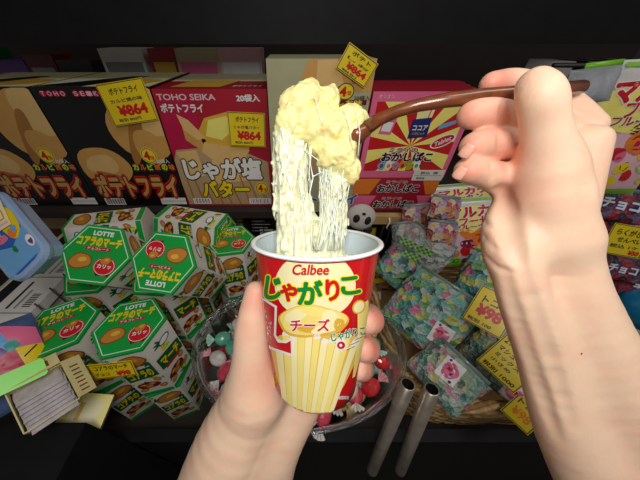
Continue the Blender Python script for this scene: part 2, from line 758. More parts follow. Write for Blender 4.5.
# ================================================================== the cup
R_TOP, R_BOT = 0.0394, 0.0300
c_rim, c_bot = cam_xyz(315.5, 240.5, 0.156), cam_xyz(314.5, 377, 0.181)
w_rim, w_bot = from_cam(c_rim), from_cam(c_bot)
CUP_H = (w_rim - w_bot).length
ax = (w_rim - w_bot).normalized()
cx_ = (RIGHT - ax * RIGHT.dot(ax)).normalized()
cy_ = ax.cross(cx_)
CUP = Matrix(((cx_.x, cy_.x, ax.x, w_bot.x), (cx_.y, cy_.y, ax.y, w_bot.y), (cx_.z, cy_.z, ax.z, w_bot.z), (0, 0, 0, 1)))
CUPI = CUP.inverted()
EYE_C = CUPI @ EYE


def cup_hit(px, py, layer=0):
    """point of the cup's outer wall seen at (px, py), lifted by the print's thickness"""
    k = (R_TOP - R_BOT) / CUP_H
    mid = 315.0
    for _ in range(30):
        d = (CUPI.to_3x3() @ ray(px, py))
        o = EYE_C
        a = d.x ** 2 + d.y ** 2 - (k * d.z) ** 2
        b = 2 * (o.x * d.x + o.y * d.y - k * d.z * (R_BOT + k * o.z))
        c = o.x ** 2 + o.y ** 2 - (R_BOT + k * o.z) ** 2
        D = b * b - 4 * a * c
        if D > 0:
            t = (-b - math.sqrt(D)) / (2 * a)
            p = o + d * t
            z = min(max(p.z, 0.0008), CUP_H - 0.0022)
            w = math.atan2(p.x, -p.y)
            r = R_BOT + k * z + 0.00012 * layer + 0.00006
            return Vector((r * math.sin(w), -r * math.cos(w), z))
        px = mid + (px - mid) * 0.985
    return Vector((0, -R_TOP, CUP_H / 2))


cup = thing('snack_cup', 'red paper snack cup of cheese potato sticks held in the left hand', 'cup', M=CUP)
cup_red = mat('cup_red_gloss', (205, 12, 22), 0.28, 0.03, 30, coat=0.4)
cup_white = mat('cup_white_lining', (214, 228, 232), 0.35, 0.03, 30)
m_ = MB()
m_.lathe([(0.001, 0.003), (R_BOT - 0.002, 0.003), (R_BOT - 0.0012, 0), (R_BOT, 0.0003)] + [(R_BOT + (R_TOP - R_BOT) * i / 10, CUP_H * i / 10) for i in range(1, 11)], cup_red, 96)
art = Art(m_, cup_hit, sub=3.0)


def q(x, y):
    return (240 + x / 2.2857, 210 + y / 2.2857)


def qs(*p):
    return [q(a, b) for a, b in p]


def qlabel(s, cx, cy, w, h, k, **kw):
    x, y = q(cx, cy)
    art.label(s, x, y, w / 2.2857, h / 2.2857, k, up=-1, **kw)


# cream disc, fries, potato picture
fry_poly = [(68, 300), (92, 286), (170, 270), (255, 288), (282, 276), (272, 330), (238, 400), (214, 438), (205, 470), (108, 470), (100, 430), (84, 380)]
art.poly([q(x, y) for x, y in fry_poly], 'fryline', 1)
x0, y0 = q(172, 172)
art.ell(x0, y0, 92 / 2.2857, 78 / 2.2857, 'cream', 1.3, n=48)
rnd = random.Random(4)
for i in range(11):
    u = i / 10
    xt, xb = 88 + u * 176, 106 + u * 98
    yt = 288 + rnd.uniform(-10, 12)
    if i in (0, 10):
        yt = 300
    wt, wb = 8.2, 4.6
    art.poly(qs((xt - wt, yt), (xt + wt, yt - 2), (xb + wb, 472), (xb - wb, 472)), 'fry' if i % 2 else 'potatolight', 1.5 + 0.03 * i)
    art.poly(qs((xt - wt, yt), (xt - 3, yt - 6), (xt + wt, yt - 3), (xt + wt, yt + 6), (xt - wt, yt + 7)), 'white', 1.9 + 0.02 * i)
art.poly(qs((268, 222), (292, 205), (294, 232), (284, 300), (262, 380), (256, 384), (268, 300)), 'fry', 1.6)
x0, y0 = q(165, 254)
art.ell(x0, y0, 80 / 2.2857, 37 / 2.2857, 'gold', 2.0, n=40, wob=0.05, seed=3)
art.ell(x0, y0 - 1, 76 / 2.2857, 33 / 2.2857, 'potato', 2.2, n=40, wob=0.06, seed=3)
for cx0, cy0, rx0, ry0, rt, kk in ((128, 240, 26, 13, -0.3, 'potatolight'), (170, 232, 30, 10, 0.1, 'fry'), (208, 248, 24, 18, 0.5, 'potatolight'),
                                   (150, 270, 26, 9, 0.2, 'gold'), (190, 272, 28, 9, -0.2, 'potatolight'), (112, 262, 16, 11, 0.8, 'fry'), (226, 262, 12, 16, 0.1, 'gold')):
    a, b = q(cx0, cy0)
    art.ell(a, b, rx0 / 2.2857, ry0 / 2.2857, kk, 2.4 + cx0 / 400, rot=rt, wob=0.05, seed=int(cx0))
a, b = q(271, 221)
art.ell(a, b, 7.6, 6.2, 'gold', 2.0, rot=-0.9)
art.ell(a, b, 6.2, 4.6, 'potatolight', 2.2, rot=-0.9)
# lettering
qlabel('Calbee', 162, 136, 82, 23, 'red', layer=3, bold=0.03, shear=0.16)
for ch, cx0, cy0, w0, h0, kk, rt in (('じ', 77, 178, 34, 50, 'green', 0.12), ('ゃ', 112, 188, 36, 38, 'red', 0.05), ('が', 160, 188, 54, 52, 'green', -0.02),
                                     ('り', 211, 182, 28, 46, 'red', -0.08), ('こ', 251, 172, 40, 38, 'green', -0.12)):
    qlabel(ch, cx0, cy0, w0, h0, kk, layer=4, bold=0.045, edge='yellow', edge_bold=0.09, rot=rt)
qlabel('チーズ', 160, 262, 88, 27, 'red', layer=4, bold=0.03, edge='white', edge_bold=0.08)
Lp = [(55, 206), (81, 222), (79, 286), (88, 302), (107, 303), (117, 297), (118, 327), (66, 310)]
art.poly(qs((51, 198), (86, 219), (84, 284), (91, 297), (106, 298), (122, 290), (122, 334), (62, 315)), 'white', 4)
art.poly(qs(*Lp), 'red', 4.4)
qlabel('サイズ', 70, 266, 24, 8, 'white', layer=5.4, bold=0.0, rot=1.75)
qlabel('じゃがりこ', 246, 282, 78, 20, 'green', layer=4, bold=0.03, edge='white', edge_bold=0.08, rot=-0.2)
a, b = q(230, 308)
star = []
for i in range(16):
    w = 2 * math.pi * i / 16
    r = 7.6 if i % 2 == 0 else 4.6
    star.append((a + r * math.cos(w), b + r * 0.9 * math.sin(w)))
art.poly(star, 'white', 3.6)
art.ell(a, b, 4.0, 3.8, 'red', 3.9)
art.ell(a - 0.3, b, 1.5, 1.5, 'white', 4.1)
for dx, dy in ((262, 300), (252, 312), (270, 290)):
    a, b = q(dx, dy)
    art.line([(a - 5, b + 2.2), (a + 5, b - 2.2)], 0.8, 'white', 3.6)
    art.line([(a - 4, b + 3.1), (a + 4, b - 0.6)], 0.5, 'darkgrey', 3.7)
qlabel('ヘッヘッ!', 76, 396, 16, 62, 'yellow', layer=3, bold=0.01, rot=0.35)
qlabel('期間限定', 236, 428, 24, 8, 'white', layer=3, bold=0.01)
m_.build('cup_wall', cup, smooth=True)
ro = []
for i in range(13):
    w = 2 * math.pi * i / 12
    ro.append((R_TOP + 0.0006 + 0.0016 * math.cos(w), CUP_H + 0.0012 * math.sin(w)))
o_ = MB().lathe(ro, mat('cup_rim', (238, 240, 240), 0.3, 0.02), 96).build('rim', cup, smooth=True)
o_['label'] = 'white rolled paper rim'
m_ = MB().lathe([(R_TOP - 0.0009 + 0.0006, CUP_H - 0.0005)] + [(R_BOT - 0.0012 + (R_TOP - R_BOT) * (1 - i / 10), CUP_H * (1 - i / 10)) for i in range(1, 10)] + [(R_BOT - 0.002, 0.0065), (0.0005, 0.006)], cup_white, 96)
m_.build('lining', cup, smooth=True)['label'] = 'white inside of the cup'

# ================================================================== hands
skin = bpy.data.materials.new('skin')
skin.use_nodes = True
nt = skin.node_tree
b_ = nt.nodes['Principled BSDF']
b_.inputs['Roughness'].default_value = 0.5
b_.inputs['Specular IOR Level'].default_value = 0.35
b_.inputs['Subsurface Weight'].default_value = 0.25
b_.inputs['Subsurface Radius'].default_value = (1.0, 0.4, 0.25)
b_.inputs['Subsurface Scale'].default_value = 0.003
tc = nt.nodes.new('ShaderNodeTexCoord')
at = nt.nodes.new('ShaderNodeAttribute')
at.attribute_name = 'blush'
nz = nt.nodes.new('ShaderNodeTexNoise')
nz.inputs['Scale'].default_value = 55
nz.inputs['Detail'].default_value = 4
nt.links.new(tc.outputs['Object'], nz.inputs['Vector'])
mr = nt.nodes.new('ShaderNodeMapRange')
mr.inputs[1].default_value = 0.3
mr.inputs[2].default_value = 0.75
mr.inputs[3].default_value = -0.10
mr.inputs[4].default_value = 0.22
nt.links.new(nz.outputs['Fac'], mr.inputs[0])
ad = nt.nodes.new('ShaderNodeMath')
ad.operation = 'ADD'
ad.use_clamp = True
nt.links.new(at.outputs['Fac'], ad.inputs[0])
nt.links.new(mr.outputs[0], ad.inputs[1])
mx = nt.nodes.new('ShaderNodeMix')
mx.data_type = 'RGBA'
mx.inputs[6].default_value = L((238, 202, 172))
mx.inputs[7].default_value = L((226, 132, 112))
nt.links.new(ad.outputs[0], mx.inputs[0])
nt.links.new(mx.outputs[2], b_.inputs['Base Color'])
n2 = nt.nodes.new('ShaderNodeTexNoise')
n2.inputs['Scale'].default_value = 700
n2.inputs['Detail'].default_value = 3
mp = nt.nodes.new('ShaderNodeMapping')
mp.inputs['Scale'].default_value = (1, 1, 0.45)
nt.links.new(tc.outputs['Object'], mp.inputs['Vector'])
nt.links.new(mp.outputs[0], n2.inputs['Vector'])
bp = nt.nodes.new('ShaderNodeBump')
bp.inputs['Strength'].default_value = 0.22
bp.inputs['Distance'].default_value = 0.0006
nt.links.new(n2.outputs['Fac'], bp.inputs['Height'])
nt.links.new(bp.outputs['Normal'], b_.inputs['Normal'])
nail_mat = mat('nail', (234, 172, 150), 0.25, 0.04, 60, coat=0.4)
mole_mat = mat('mole', (96, 60, 44), 0.6, 0.1, 60)


def chain(F, pts, k=0.003, cut=False):
    """pts: (px, py, depth, radius in pixels at that depth), run through a smooth curve"""
    if len(pts) > 2:
        P, out = [np.array(p, float) for p in pts], []
        for i in range(len(P) - 1):
            a, b, c, d = P[max(i - 1, 0)], P[i], P[i + 1], P[min(i + 2, len(P) - 1)]
            for j in range(6):
                t = j / 6
                out.append(0.5 * (2 * b + (c - a) * t + (2 * a - 5 * b + 4 * c - d) * t * t + (3 * b - a - 3 * c + d) * t ** 3))
        out.append(P[-1])
        pts = out
        k = min(k, 0.002) if k < 0.004 else k
    H = F if cut else F.like()
    for a, b in zip(pts[:-1], pts[1:]):
        H.cap(cam_xyz(*a[:3]), a[3] * a[2] / FPX, cam_xyz(*b[:3]), b[3] * b[2] / FPX, k if cut else 0.0, cut)
    return F if cut else F.join(H, k)


def blush_fn(spots):
    S = [(cam_xyz(*s[:3]), s[3], s[4]) for s in spots]

    def fn(pos):
        v = np.zeros(len(pos))
        for c, r, a in S:
            v = np.maximum(v, a * np.exp(-((pos - c) ** 2).sum(1) / (r * r)))
        return v
    return fn


def nail(name, parent, c, n, up, w, l, curve=0.45):
    """a curved nail plate: c, n, up given as lens-frame vectors"""
    n = np.array(n, float)
    n /= np.linalg.norm(n)
    up = np.array(up, float)
    up -= n * (up @ n)
    up /= np.linalg.norm(up)
    sx = np.cross(up, n)
    vs, fs = [], []
    NX, NY = 10, 10
    for j in range(NY + 1):
        v = -1 + 2 * j / NY
        hw = (1 - 0.10 * (v > 0) * v ** 2 - 0.35 * max(0, -v - 0.45) ** 1.2) * w / 2
        for i in range(NX + 1):
            u = -1 + 2 * i / NX
            tip = 1 - 0.16 * u * u if v > 0 else 1
            p = np.array(c) + sx * (hw * u) + up * (l / 2 * v * tip) - n * (curve * hw * u * u + 0.12 * l * max(0, v) ** 2)
            vs.append(from_cam(p))
    for j in range(NY):
        for i in range(NX):
            a = j * (NX + 1) + i
            fs.append((a, a + 1, a + NX + 2, a + NX + 1))
    o = part(MB().add(vs, fs, nail_mat), name, parent, smooth=True)
    s = o.modifiers.new('thick', 'SOLIDIFY')
    s.thickness = 0.0005
    return o


person = thing('person', "person's two bare hands, one gripping a red cup, one raising a brown fork", 'person', loc=EYE + Vector((0, -0.1, -0.5)))

# ---- right arm: holds the fork like a pen, thumb side towards us
F = Field((0.055, -0.195, 0.070), (0.275, 0.100, 0.185), 0.0010)
chain(F, [(560, 240, 0.130, 26), (568, 290, 0.136, 29), (594, 360, 0.146, 36), (630, 430, 0.155, 43), (684, 540, 0.165, 52)], 0.004)
chain(F, [(516, 250, 0.130, 21), (521, 290, 0.132, 21), (548, 365, 0.144, 24), (574, 440, 0.153, 29), (630, 540, 0.165, 40)], 0.009)
chain(F, [(556, 235, 0.127, 27), (549, 195, 0.124, 31), (546, 160, 0.122, 25)], 0.010)       # thenar
chain(F, [(508, 252, 0.134, 19), (503, 226, 0.136, 17), (516, 194, 0.140, 14)], 0.009)       # heel of the hand
chain(F, [(576, 225, 0.136, 12), (582, 182, 0.138, 15), (590, 142, 0.138, 16)], 0.012)        # back of the hand, index knuckle
chain(F, [(548, 200, 0.142, 26), (550, 160, 0.144, 25)], 0.010)
G = F.like()
chain(G, [(550, 165, 0.118, 23), (545, 126, 0.112, 19), (541, 98, 0.108, 19.5), (535, 85, 0.109, 16)], 0.006)  # thumb
F.join(G, 0.006)
fin = F.like()
FINGERS = [
    [(590, 126, 0.144, 13), (562, 102, 0.144, 13), (518, 83, 0.137, 12), (491, 83.5, 0.131, 10.5)],
    [(578, 140, 0.150, 15), (534, 119, 0.142, 16), (492, 113, 0.132, 16), (472, 115, 0.126, 13.5)],
    [(573, 160, 0.152, 15), (532, 152, 0.144, 16), (492, 144, 0.133, 16), (475, 146, 0.127, 14)],
    [(570, 190, 0.152, 15), (528, 194, 0.145, 15), (490, 175, 0.134, 15), (469, 170, 0.128, 13.5)],
]
for pts in FINGERS:
    G = F.like()
    chain(G, pts, 0.003)
    fin.join(G, 0.0008)
F.join(fin, 0.004)
F.groove([(503, 272), (517, 320), (540, 392), (556, 440)], 0.0030, 0.004, 0.30)
F.groove([(522, 262), (536, 305), (556, 370), (574, 430)], 0.0030, 0.004, 0.26)
F.groove([(500, 190), (504, 214), (512, 240), (520, 262)], 0.0030, 0.005, 0.35)
F.groove([(484, 256), (496, 268), (516, 274)], 0.0009, 0.0015, 0.15)
F.groove([(481, 234), (490, 246), (502, 252)], 0.0009, 0.0015, 0.15)
F.groove([(480, 218), (488, 226), (498, 230)], 0.0009, 0.0015, 0.15)
F.groove([(502, 106), (504, 116), (503, 128)], 0.0012, 0.002, 0.3)
F.groove([(500, 136), (502, 146), (500, 158)], 0.0012, 0.002, 0.3)
F.groove([(492, 162), (496, 172), (495, 184)], 0.0012, 0.002, 0.3)
F.noise(150, 0.00012, 5)
MOLE = cam_xyz(580, 353, F.depth(580, 353) or 0.11)
right_arm = F.build('arm', skin, None, 4, {'blush': blush_fn([
    (470, 116, 0.12, 0.012, 0.75), (470, 146, 0.12, 0.012, 0.75), (468, 170, 0.12, 0.012, 0.75), (500, 84, 0.125, 0.012, 0.8), (500, 120, 0.125, 0.012, 0.5),
    (510, 90, 0.10, 0.008, 0.35), (500, 160, 0.13, 0.012, 0.6), (515, 185, 0.13, 0.014, 0.55), (490, 230, 0.12, 0.016, 0.3)])})
right_arm.parent = person
bpy.context.view_layer.update()
right_arm.matrix_parent_inverse = person.matrix_world.inverted()
right_arm['label'] = 'raised right hand and forearm pinching a brown fork'
FW = np.array((0, 0, 1.0))
for (px, py, d, w, l, n, up) in ((466, 151, 0.1205, 0.0052, 0.0066, (-0.72, -0.12, -0.68), (-0.6, -0.75, 0.25)), (459, 173, 0.1218, 0.0050, 0.0062, (-0.74, -0.1, -0.66), (-0.6, -0.75, 0.25))):
    nail('fingernail', right_arm, cam_xyz(px, py, d), n, up, w, l)

m_ = MB()
m_.lathe([(0.0001, -0.0004), (0.0009, 0.0), (0.0001, 0.0004)], mole_mat, 10, Matrix.Translation(from_cam(MOLE)) @ (EYE - from_cam(MOLE)).to_track_quat('Z', 'Y').to_matrix().to_4x4())
part(m_, 'mole', right_arm, 'tiny brown mole', smooth=True)
# ---- left arm: palm behind the cup, thumb up its left side, fingertips round the right
F = Field((-0.125, -0.255, 0.125), (0.085, 0.000, 0.265), 0.0011)
chain(F, [(256, 392, 0.190, 28), (230, 450, 0.200, 37), (206, 530, 0.215, 45)], 0.008)
chain(F, [(290, 400, 0.215, 30), (262, 450, 0.215, 36), (240, 530, 0.225, 44)], 0.014)
chain(F, [(262, 372, 0.205, 26), (268, 340, 0.218, 24)], 0.012)
chain(F, [(300, 372, 0.225, 24), (292, 345, 0.23, 22)], 0.012)
G = F.like()
chain(G, [(254, 392, 0.185, 29), (252, 360, 0.176, 20), (252, 328, 0.170, 16.5), (254.5, 302, 0.168, 12.5), (256, 292, 0.168, 11)], 0.006)
F.join(G, 0.010)
fin = F.like()
for pts in (
    [(276, 335, 0.222, 20), (320, 322, 0.232, 18), (361, 318, 0.212, 16), (369, 320, 0.190, 14.5), (366, 321, 0.181, 13)],
    [(280, 360, 0.226, 20), (320, 350, 0.234, 18), (359, 348, 0.214, 15), (366, 349, 0.194, 13.5), (363, 349, 0.184, 12)],
    [(285, 382, 0.228, 19), (322, 374, 0.236, 17), (356, 368, 0.216, 13), (361, 369, 0.197, 11.5), (357, 369, 0.188, 10.5)],
    [(290, 400, 0.230, 17), (322, 394, 0.236, 15), (345, 388, 0.218, 11), (347, 388, 0.203, 10), (343, 388, 0.196, 9)],
):
    G = F.like()
    chain(G, pts, 0.003)
    fin.join(G, 0.0008)
F.join(fin, 0.005)
F.noise(150, 0.00012, 6)
left_arm = F.build('arm', skin, None, 4, {'blush': blush_fn([
    (254, 300, 0.16, 0.013, 0.6), (248, 330, 0.16, 0.012, 0.35), (378, 318, 0.18, 0.013, 0.9), (374, 350, 0.18, 0.013, 0.9), (368, 372, 0.19, 0.013, 0.8), (265, 390, 0.16, 0.018, 0.35)])})
left_arm.parent = person
left_arm.matrix_parent_inverse = person.matrix_world.inverted()
left_arm['label'] = 'left hand wrapped around the red cup from behind'

# ================================================================== brown fork
fork = thing('fork', 'glossy brown wooden fork lifting the cheesy potato', 'fork', loc=C(470, 99, 0.124))
wood = mat('brown_lacquered_wood', (112, 58, 28), 0.3, 0.3, 120, coat=0.5)
path = [(582, 87, 0.133), (550, 91, 0.130), (515, 94, 0.1265), (480, 96.5, 0.126), (448, 100, 0.128), (420, 105, 0.132), (398, 111, 0.137), (380, 119, 0.143), (366, 128, 0.148)]
rr = [6.2, 7.2, 7.8, 7.6, 7.0, 6.2, 5.9, 6.2, 7.4]
m_ = MB()
m_.tube([C(*p) for p in path], [r * p[2] / FPX for r, p in zip(rr, path)], wood, 12)
part(m_, 'handle', fork, smooth=True)
m_ = MB()
m_.tube([C(368, 127, 0.1475), C(358, 134, 0.150), C(350, 139, 0.151)], [0.0042, 0.0062, 0.0056], wood, 12)
part(m_, 'fork_head', fork, smooth=True)
for dx, dy in ((0, -7), (2, 0), (4, 7)):
    part(MB().tube([C(354 + dx * .3, 137 + dy * .6, 0.151), C(340 + dx, 146 + dy, 0.153), C(326 + dx, 152 + dy, 0.154)], [0.0020, 0.0017, 0.0008], wood, 8), 'tine', fork, smooth=True)

# ================================================================== cheesy potato
potato_mat = mat('mashed_potato', (250, 230, 160), 0.45, 0.16, 90, sss=0.5, bump=0.3, bscale=420)
cheese_mat = mat('melted_cheese', (234, 232, 196), 0.3, 0.10, 120, sss=0.4, coat=0.3, bump=0.25, bscale=600)
strand_mat = mat('cheese_strand', (236, 238, 218), 0.25, 0.05, 100, sss=0.3, coat=0.4)
mash = thing('cheesy_potato', 'lump of mashed potato trailing stretchy melted cheese into the cup', 'food', loc=C(315, 250, 0.165))
F = Field((-0.022, 0.028, 0.128), (0.062, 0.112, 0.185), 0.0006)
P_ = lambda x, y, d=0.155: cam_xyz(x, y, d)
for x, y, d, rx, ry, rz in ((301, 106, 0.153, .0135, .0140, .011), (293, 126, 0.153, .0115, .0130, .010), (318, 128, 0.152, .0140, .0125, .011), (322, 104, 0.156, .0100, .0080, .009),
                            (350, 119, 0.151, .0110, .0080, .008), (336, 132, 0.151, .0130, .0100, .010), (336, 155, 0.152, .0125, .0120, .010), (347, 166, 0.153, .0085, .0100, .008),
                            (325, 146, 0.154, .0100, .0090, .009), (308, 90, 0.155, .0080, .0065, .007), (331, 97, 0.156, .0055, .0050, .006), (351, 180, 0.153, .0040, .0050, .004)):
    F.ell(P_(x, y, d), (rx, ry, rz), 0.003)
F.noise(150, 0.0022, 11).noise(380, 0.0009, 12).noise(900, 0.0004, 13)
pm = F.build('mashed_potato', potato_mat, None, 1)
pm.parent = mash
bpy.context.view_layer.update()
pm.matrix_parent_inverse = mash.matrix_world.inverted()
F = Field((-0.022, -0.030, 0.130), (0.062, 0.075, 0.195), 0.0006)
chain(F, [(289, 138, 0.156, 16), (288, 170, 0.157, 14.5), (288, 200, 0.158, 14), (293, 235, 0.161, 16), (300, 268, 0.166, 24)], 0.004)
chain(F, [(302, 150, 0.157, 7), (303, 185, 0.158, 5), (308, 235, 0.162, 12)], 0.004)
chain(F, [(333, 165, 0.156, 12), (331, 195, 0.157, 9), (330, 220, 0.160, 9.5), (324, 268, 0.167, 20)], 0.004)
chain(F, [(346, 172, 0.155, 6), (342, 200, 0.157, 4), (340, 232, 0.161, 7)], 0.003)
F.ell(cam_xyz(312, 268, 0.168), (0.030, 0.014, 0.018), 0.005)
F.noise(420, 0.0019, 21, (1, 0.12, 1)).noise(900, 0.0010, 22, (1, 0.2, 1)).noise(300, 0.0014, 23)
pc = F.build('melted_cheese', cheese_mat, None, 1)
pc.parent = mash
pc.matrix_parent_inverse = mash.matrix_world.inverted()
pc['label'] = 'pale stretched cheese running down into the cup'
rnd = random.Random(9)
m_ = MB()
for i in range(64):
    left = rnd.random() < 0.55
    if left:
        xa, xb, ya = rnd.uniform(275, 312), rnd.uniform(279, 318), rnd.uniform(128, 150)
    else:
        xa, xb, ya = rnd.uniform(318, 352), rnd.uniform(314, 344), rnd.uniform(150, 176)
    d0, d1 = rnd.uniform(0.146, 0.158), rnd.uniform(0.150, 0.166)
    pts, rad = [], []
    for k in range(9):
        t = k / 8
        bow = math.sin(t * math.pi)
        pts.append(C(xa + (xb - xa) * t + bow * rnd.uniform(-2, 2), ya + (250 - ya) * t, d0 + (d1 - d0) * t))
        rad.append(rnd.uniform(0.00022, 0.00042) * (1.9 - 1.1 * bow) * rnd.choice((1, 1, 1.4)))
    m_.tube(pts, rad, strand_mat, 6)
for a in (((343, 108, 0.141), (350, 128, 0.142), (352, 150, 0.145)), ((356, 112, 0.142), (360, 132, 0.143), (358, 156, 0.146)), ((322, 172, 0.15), (314, 176, 0.15), (309, 186, 0.152)),
          ((300, 84, 0.146), (316, 100, 0.142), (322, 126, 0.141)), ((304, 150, 0.15), (318, 160, 0.149), (330, 178, 0.15))):
    m_.tube([C(*p) for p in a], 0.00035, strand_mat, 6)
# little curds caught on the strands
part(m_, 'cheese_strands', mash, 'thin glossy threads of cheese', smooth=True)['kind'] = 'stuff'

# ================================================================== snack cartons on the upper tier
YF = 0.55
card_white = mat('carton_board', (226, 222, 210), 0.6, 0.06, 40)


def carton(name, label, body, zx, y, depth, group=None, cat='box', top='cream'):
    """upright carton; zx = (x0, x1, z0, z1) of its front. Returns the collector and the print layer of the front."""
    x0, x1, z0, z1 = zx
    m = MB()
    m.box(((x0 + x1) / 2, y + depth / 2, (z0 + z1) / 2), (x1 - x0, depth, z1 - z0), ink(body))
    art = Art(m, lambda X, Z, l: Vector((X, y - 0.00035 * l, Z)), lim=(x0 + .001, x1 - .001, z0 + .001, z1 - .001))
    tp = Art(m, lambda X, Yy, l: Vector((X, Yy, z1 + 0.00035 * l)))
    return m, art, tp


def face(y):
    def f(px, py):
        p = on_y(px, py, y)
        return (p.x, p.z)
    return f


def flabel(art, f, s, cx, cy, w, h, k, **kw):
    """lettering about (cx, cy), roughly w by h pixels, upright on the face f"""
    c = f(cx, cy)
    a, b = f(cx - w / 2, cy), f(cx + w / 2, cy)
    u, v = f(cx, cy - h / 2), f(cx, cy + h / 2)
    art.label(s, c[0], c[1], b[0] - a[0], u[1] - v[1], k, **kw)


def fell(art, f, cx, cy, rx, ry, k, layer, **kw):
    c = f(cx, cy)
    a, b = f(cx - rx, cy), f(cx + rx, cy)
    u, v = f(cx, cy - ry), f(cx, cy + ry)
    art.ell(c[0], c[1], (b[0] - a[0]) / 2, (u[1] - v[1]) / 2, k, layer, **kw)


def fpoly(art, f, pts, k, layer):
    art.poly([f(*p) for p in pts], k, layer)


def fclip(xy, lim):
    return [(min(max(a, lim[0]), lim[1]), min(max(b, lim[2]), lim[3])) for a, b in xy]


def potato_carton(label, shift, name='snack_carton'):
    """the black carton; shift moves the same print one carton width along the shelf"""
    f = face(YF)
    x0, x1 = f(28, 87)[0] + 0.001, f(150, 88)[0] - 0.001
    z1, z0 = f(90, 87)[1], 1.1505
    m, art, tp = carton(name, label, 'black', (x0, x1, z0, z1), YF, 0.24)
    lim = (x0 + 0.001, x1 - 0.001, z0 + 0.001, z1 - 0.001)
    # potato crisps
    for cx, cy, rx, ry, rt, k, ly in ((142, 128, 34, 34, 0.5, 'chip', 1), (150, 112, 20, 26, 0.4, 'chiplight', 1.2), (136, 138, 7, 30, -0.35, 'chipdark', 1.4), (150, 148, 14, 18, 0.2, 'chip', 1.6),
                                      (106, 168, 25, 20, 0.0, 'chip', 1.8), (103, 165, 16, 10, 0.1, 'chiplight', 2.0), (112, 176, 14, 3, -0.3, 'chipdark', 2.2)):
        fell(art, f, cx, cy, rx, ry, k, ly, rot=rt, wob=0.035, seed=int(cx + cy))
    for i, ch in enumerate('TOHO SEIKA'):
        if ch == ' ':
            continue
        cx = 43 + i * 6.6
        fell(art, f, cx, 93.5, 3.3, 3.2, 'magenta', 2)
        flabel(art, f, ch, cx, 93.5, 3.9, 4.4, 'palepink', layer=3, bold=0.02)
    fell(art, f, 149, 155.5, 8, 8, 'yellow', 3)
    fell(art, f, 149, 155.5, 7.2, 7.2, 'navy', 3.3)
    fell(art, f, 149, 155.5, 6.6, 6.6, 'yellow', 3.6)
    flabel(art, f, '4', 147, 155.5, 5, 8, 'red', layer=4, bold=0.05)
    flabel(art, f, '個', 152.5, 157.5, 3.6, 4, 'red', layer=4)
    flabel(art, f, '20袋入', 163, 161, 13, 4, 'white', layer=4)
    for i, ch in enumerate('カルビ焼の味'):
        cx = 136 + i * 7.2
        p, r = f(cx - 3.4, 163.5), f(cx + 3.4, 171)
        art.rect(p[0], r[1], r[0], p[1], 'maroon' if i % 2 else 'green', 3)
        flabel(art, f, ch, cx, 167, 5.4, 5.4, 'yellow' if i % 2 == 0 else 'orange', layer=3.6, bold=0.03)
    flabel(art, f, 'ポテトフライ', 137, 186, 80, 20, 'chip', layer=5, bold=0.05, edge='black', edge_bold=0.09, edge2='red')
    p, r = f(104, 198), f(127, 204.5)
    art.rect(p[0], r[1], r[0], p[1], 'white', 3)
    for i in range(14):
        xx = p[0] + (r[0] - p[0]) * (0.06 + 0.065 * i)
        art.rect(xx, r[1] + 0.003, xx + 0.0012 * (1 + i % 2), p[1] - 0.002, 'black', 3.6)
    p, r = f(160, 197.5), f(189, 204)
    art.rect(p[0], r[1], r[0], p[1], 'white', 3)
    art.rect(p[0] + .004, (r[1] + p[1]) / 2 - .0008, r[0] - .004, (r[1] + p[1]) / 2 + .0008, 'grey', 3.6)
    # printed top flap
    tp.rect(x0 + 0.002, YF + 0.004, x1 - 0.002, YF + 0.236, 'cream', 1)
    tp.ell((x0 + x1) / 2 + 0.03, YF + 0.07, 0.08, 0.045, 'gold', 2, wob=0.05, seed=2)
    tp.ell((x0 + x1) / 2 - 0.06, YF + 0.06, 0.05, 0.04, 'white', 2.4, wob=0.1, seed=5)
    tp.ell((x0 + x1) / 2 - 0.045, YF + 0.05, 0.02, 0.02, 'sky', 2.8, wob=0.1, seed=6)
    tp.poly([(x0 + 0.002, YF + 0.004), (x0 + 0.10, YF + 0.004), (x0 + 0.17, YF + 0.15), (x0 + 0.13, YF + 0.15)], 'black', 3)
    o = m.build(name)
    return o, x1 - x0 + 0.002


BC, BW = potato_carton('', 0)
tag(BC, 'black potato snack carton with yellow price card, touching the red carton', 'box', 'black potato snack cartons')
b2 = BC.copy()
col.objects.link(b2)
b2.location.x = -BW
tag(b2, 'black potato snack carton at the far left end, no price card on it', 'box', 'black potato snack cartons')
# red butter-salt carton
f = face(YF)
x0, x1 = f(150, 88)[0] + 0.001, f(266.5, 90)[0]
z1, z0 = f(200, 89)[1], 1.1505
m, art, tp = carton('snack_carton', '', 'crimson', (x0, x1, z0, z1), YF, 0.24)
lim = (x0 + 0.001, x1 - 0.001, z0 + 0.001, z1 - 0.001)
for pts, k, ly in (([(158, 98), (192, 100), (200, 130), (190, 160), (170, 150), (163, 120)], 'magenta', 0.6),
                   ([(168, 160), (176, 150), (200, 148), (215, 158), (240, 150), (268, 162), (272, 204), (190, 204), (180, 185)], 'tan', 1),
                   ([(180, 120), (196, 134), (206, 140), (204, 152), (186, 140)], 'chip', 1.3), ([(204, 118), (226, 112), (240, 120), (252, 140), (246, 158), (206, 150), (198, 132)], 'gold', 1.3),
                   ([(208, 120), (226, 116), (238, 126), (222, 140), (206, 136)], 'lemon', 1.7), ([(204, 142), (250, 150), (240, 164), (216, 162), (202, 152)], 'chiplight', 1.7),
                   ([(176, 114), (188, 120), (206, 138), (198, 140), (184, 130)], 'chiplight', 1.6), ([(176, 152), (196, 150), (206, 176), (190, 176)], 'chiplight', 1.5),
                   ([(212, 160), (236, 156), (250, 180), (214, 184)], 'chiplight', 1.5)):
    art.poly(fclip([f(*p) for p in pts], lim), k, ly)
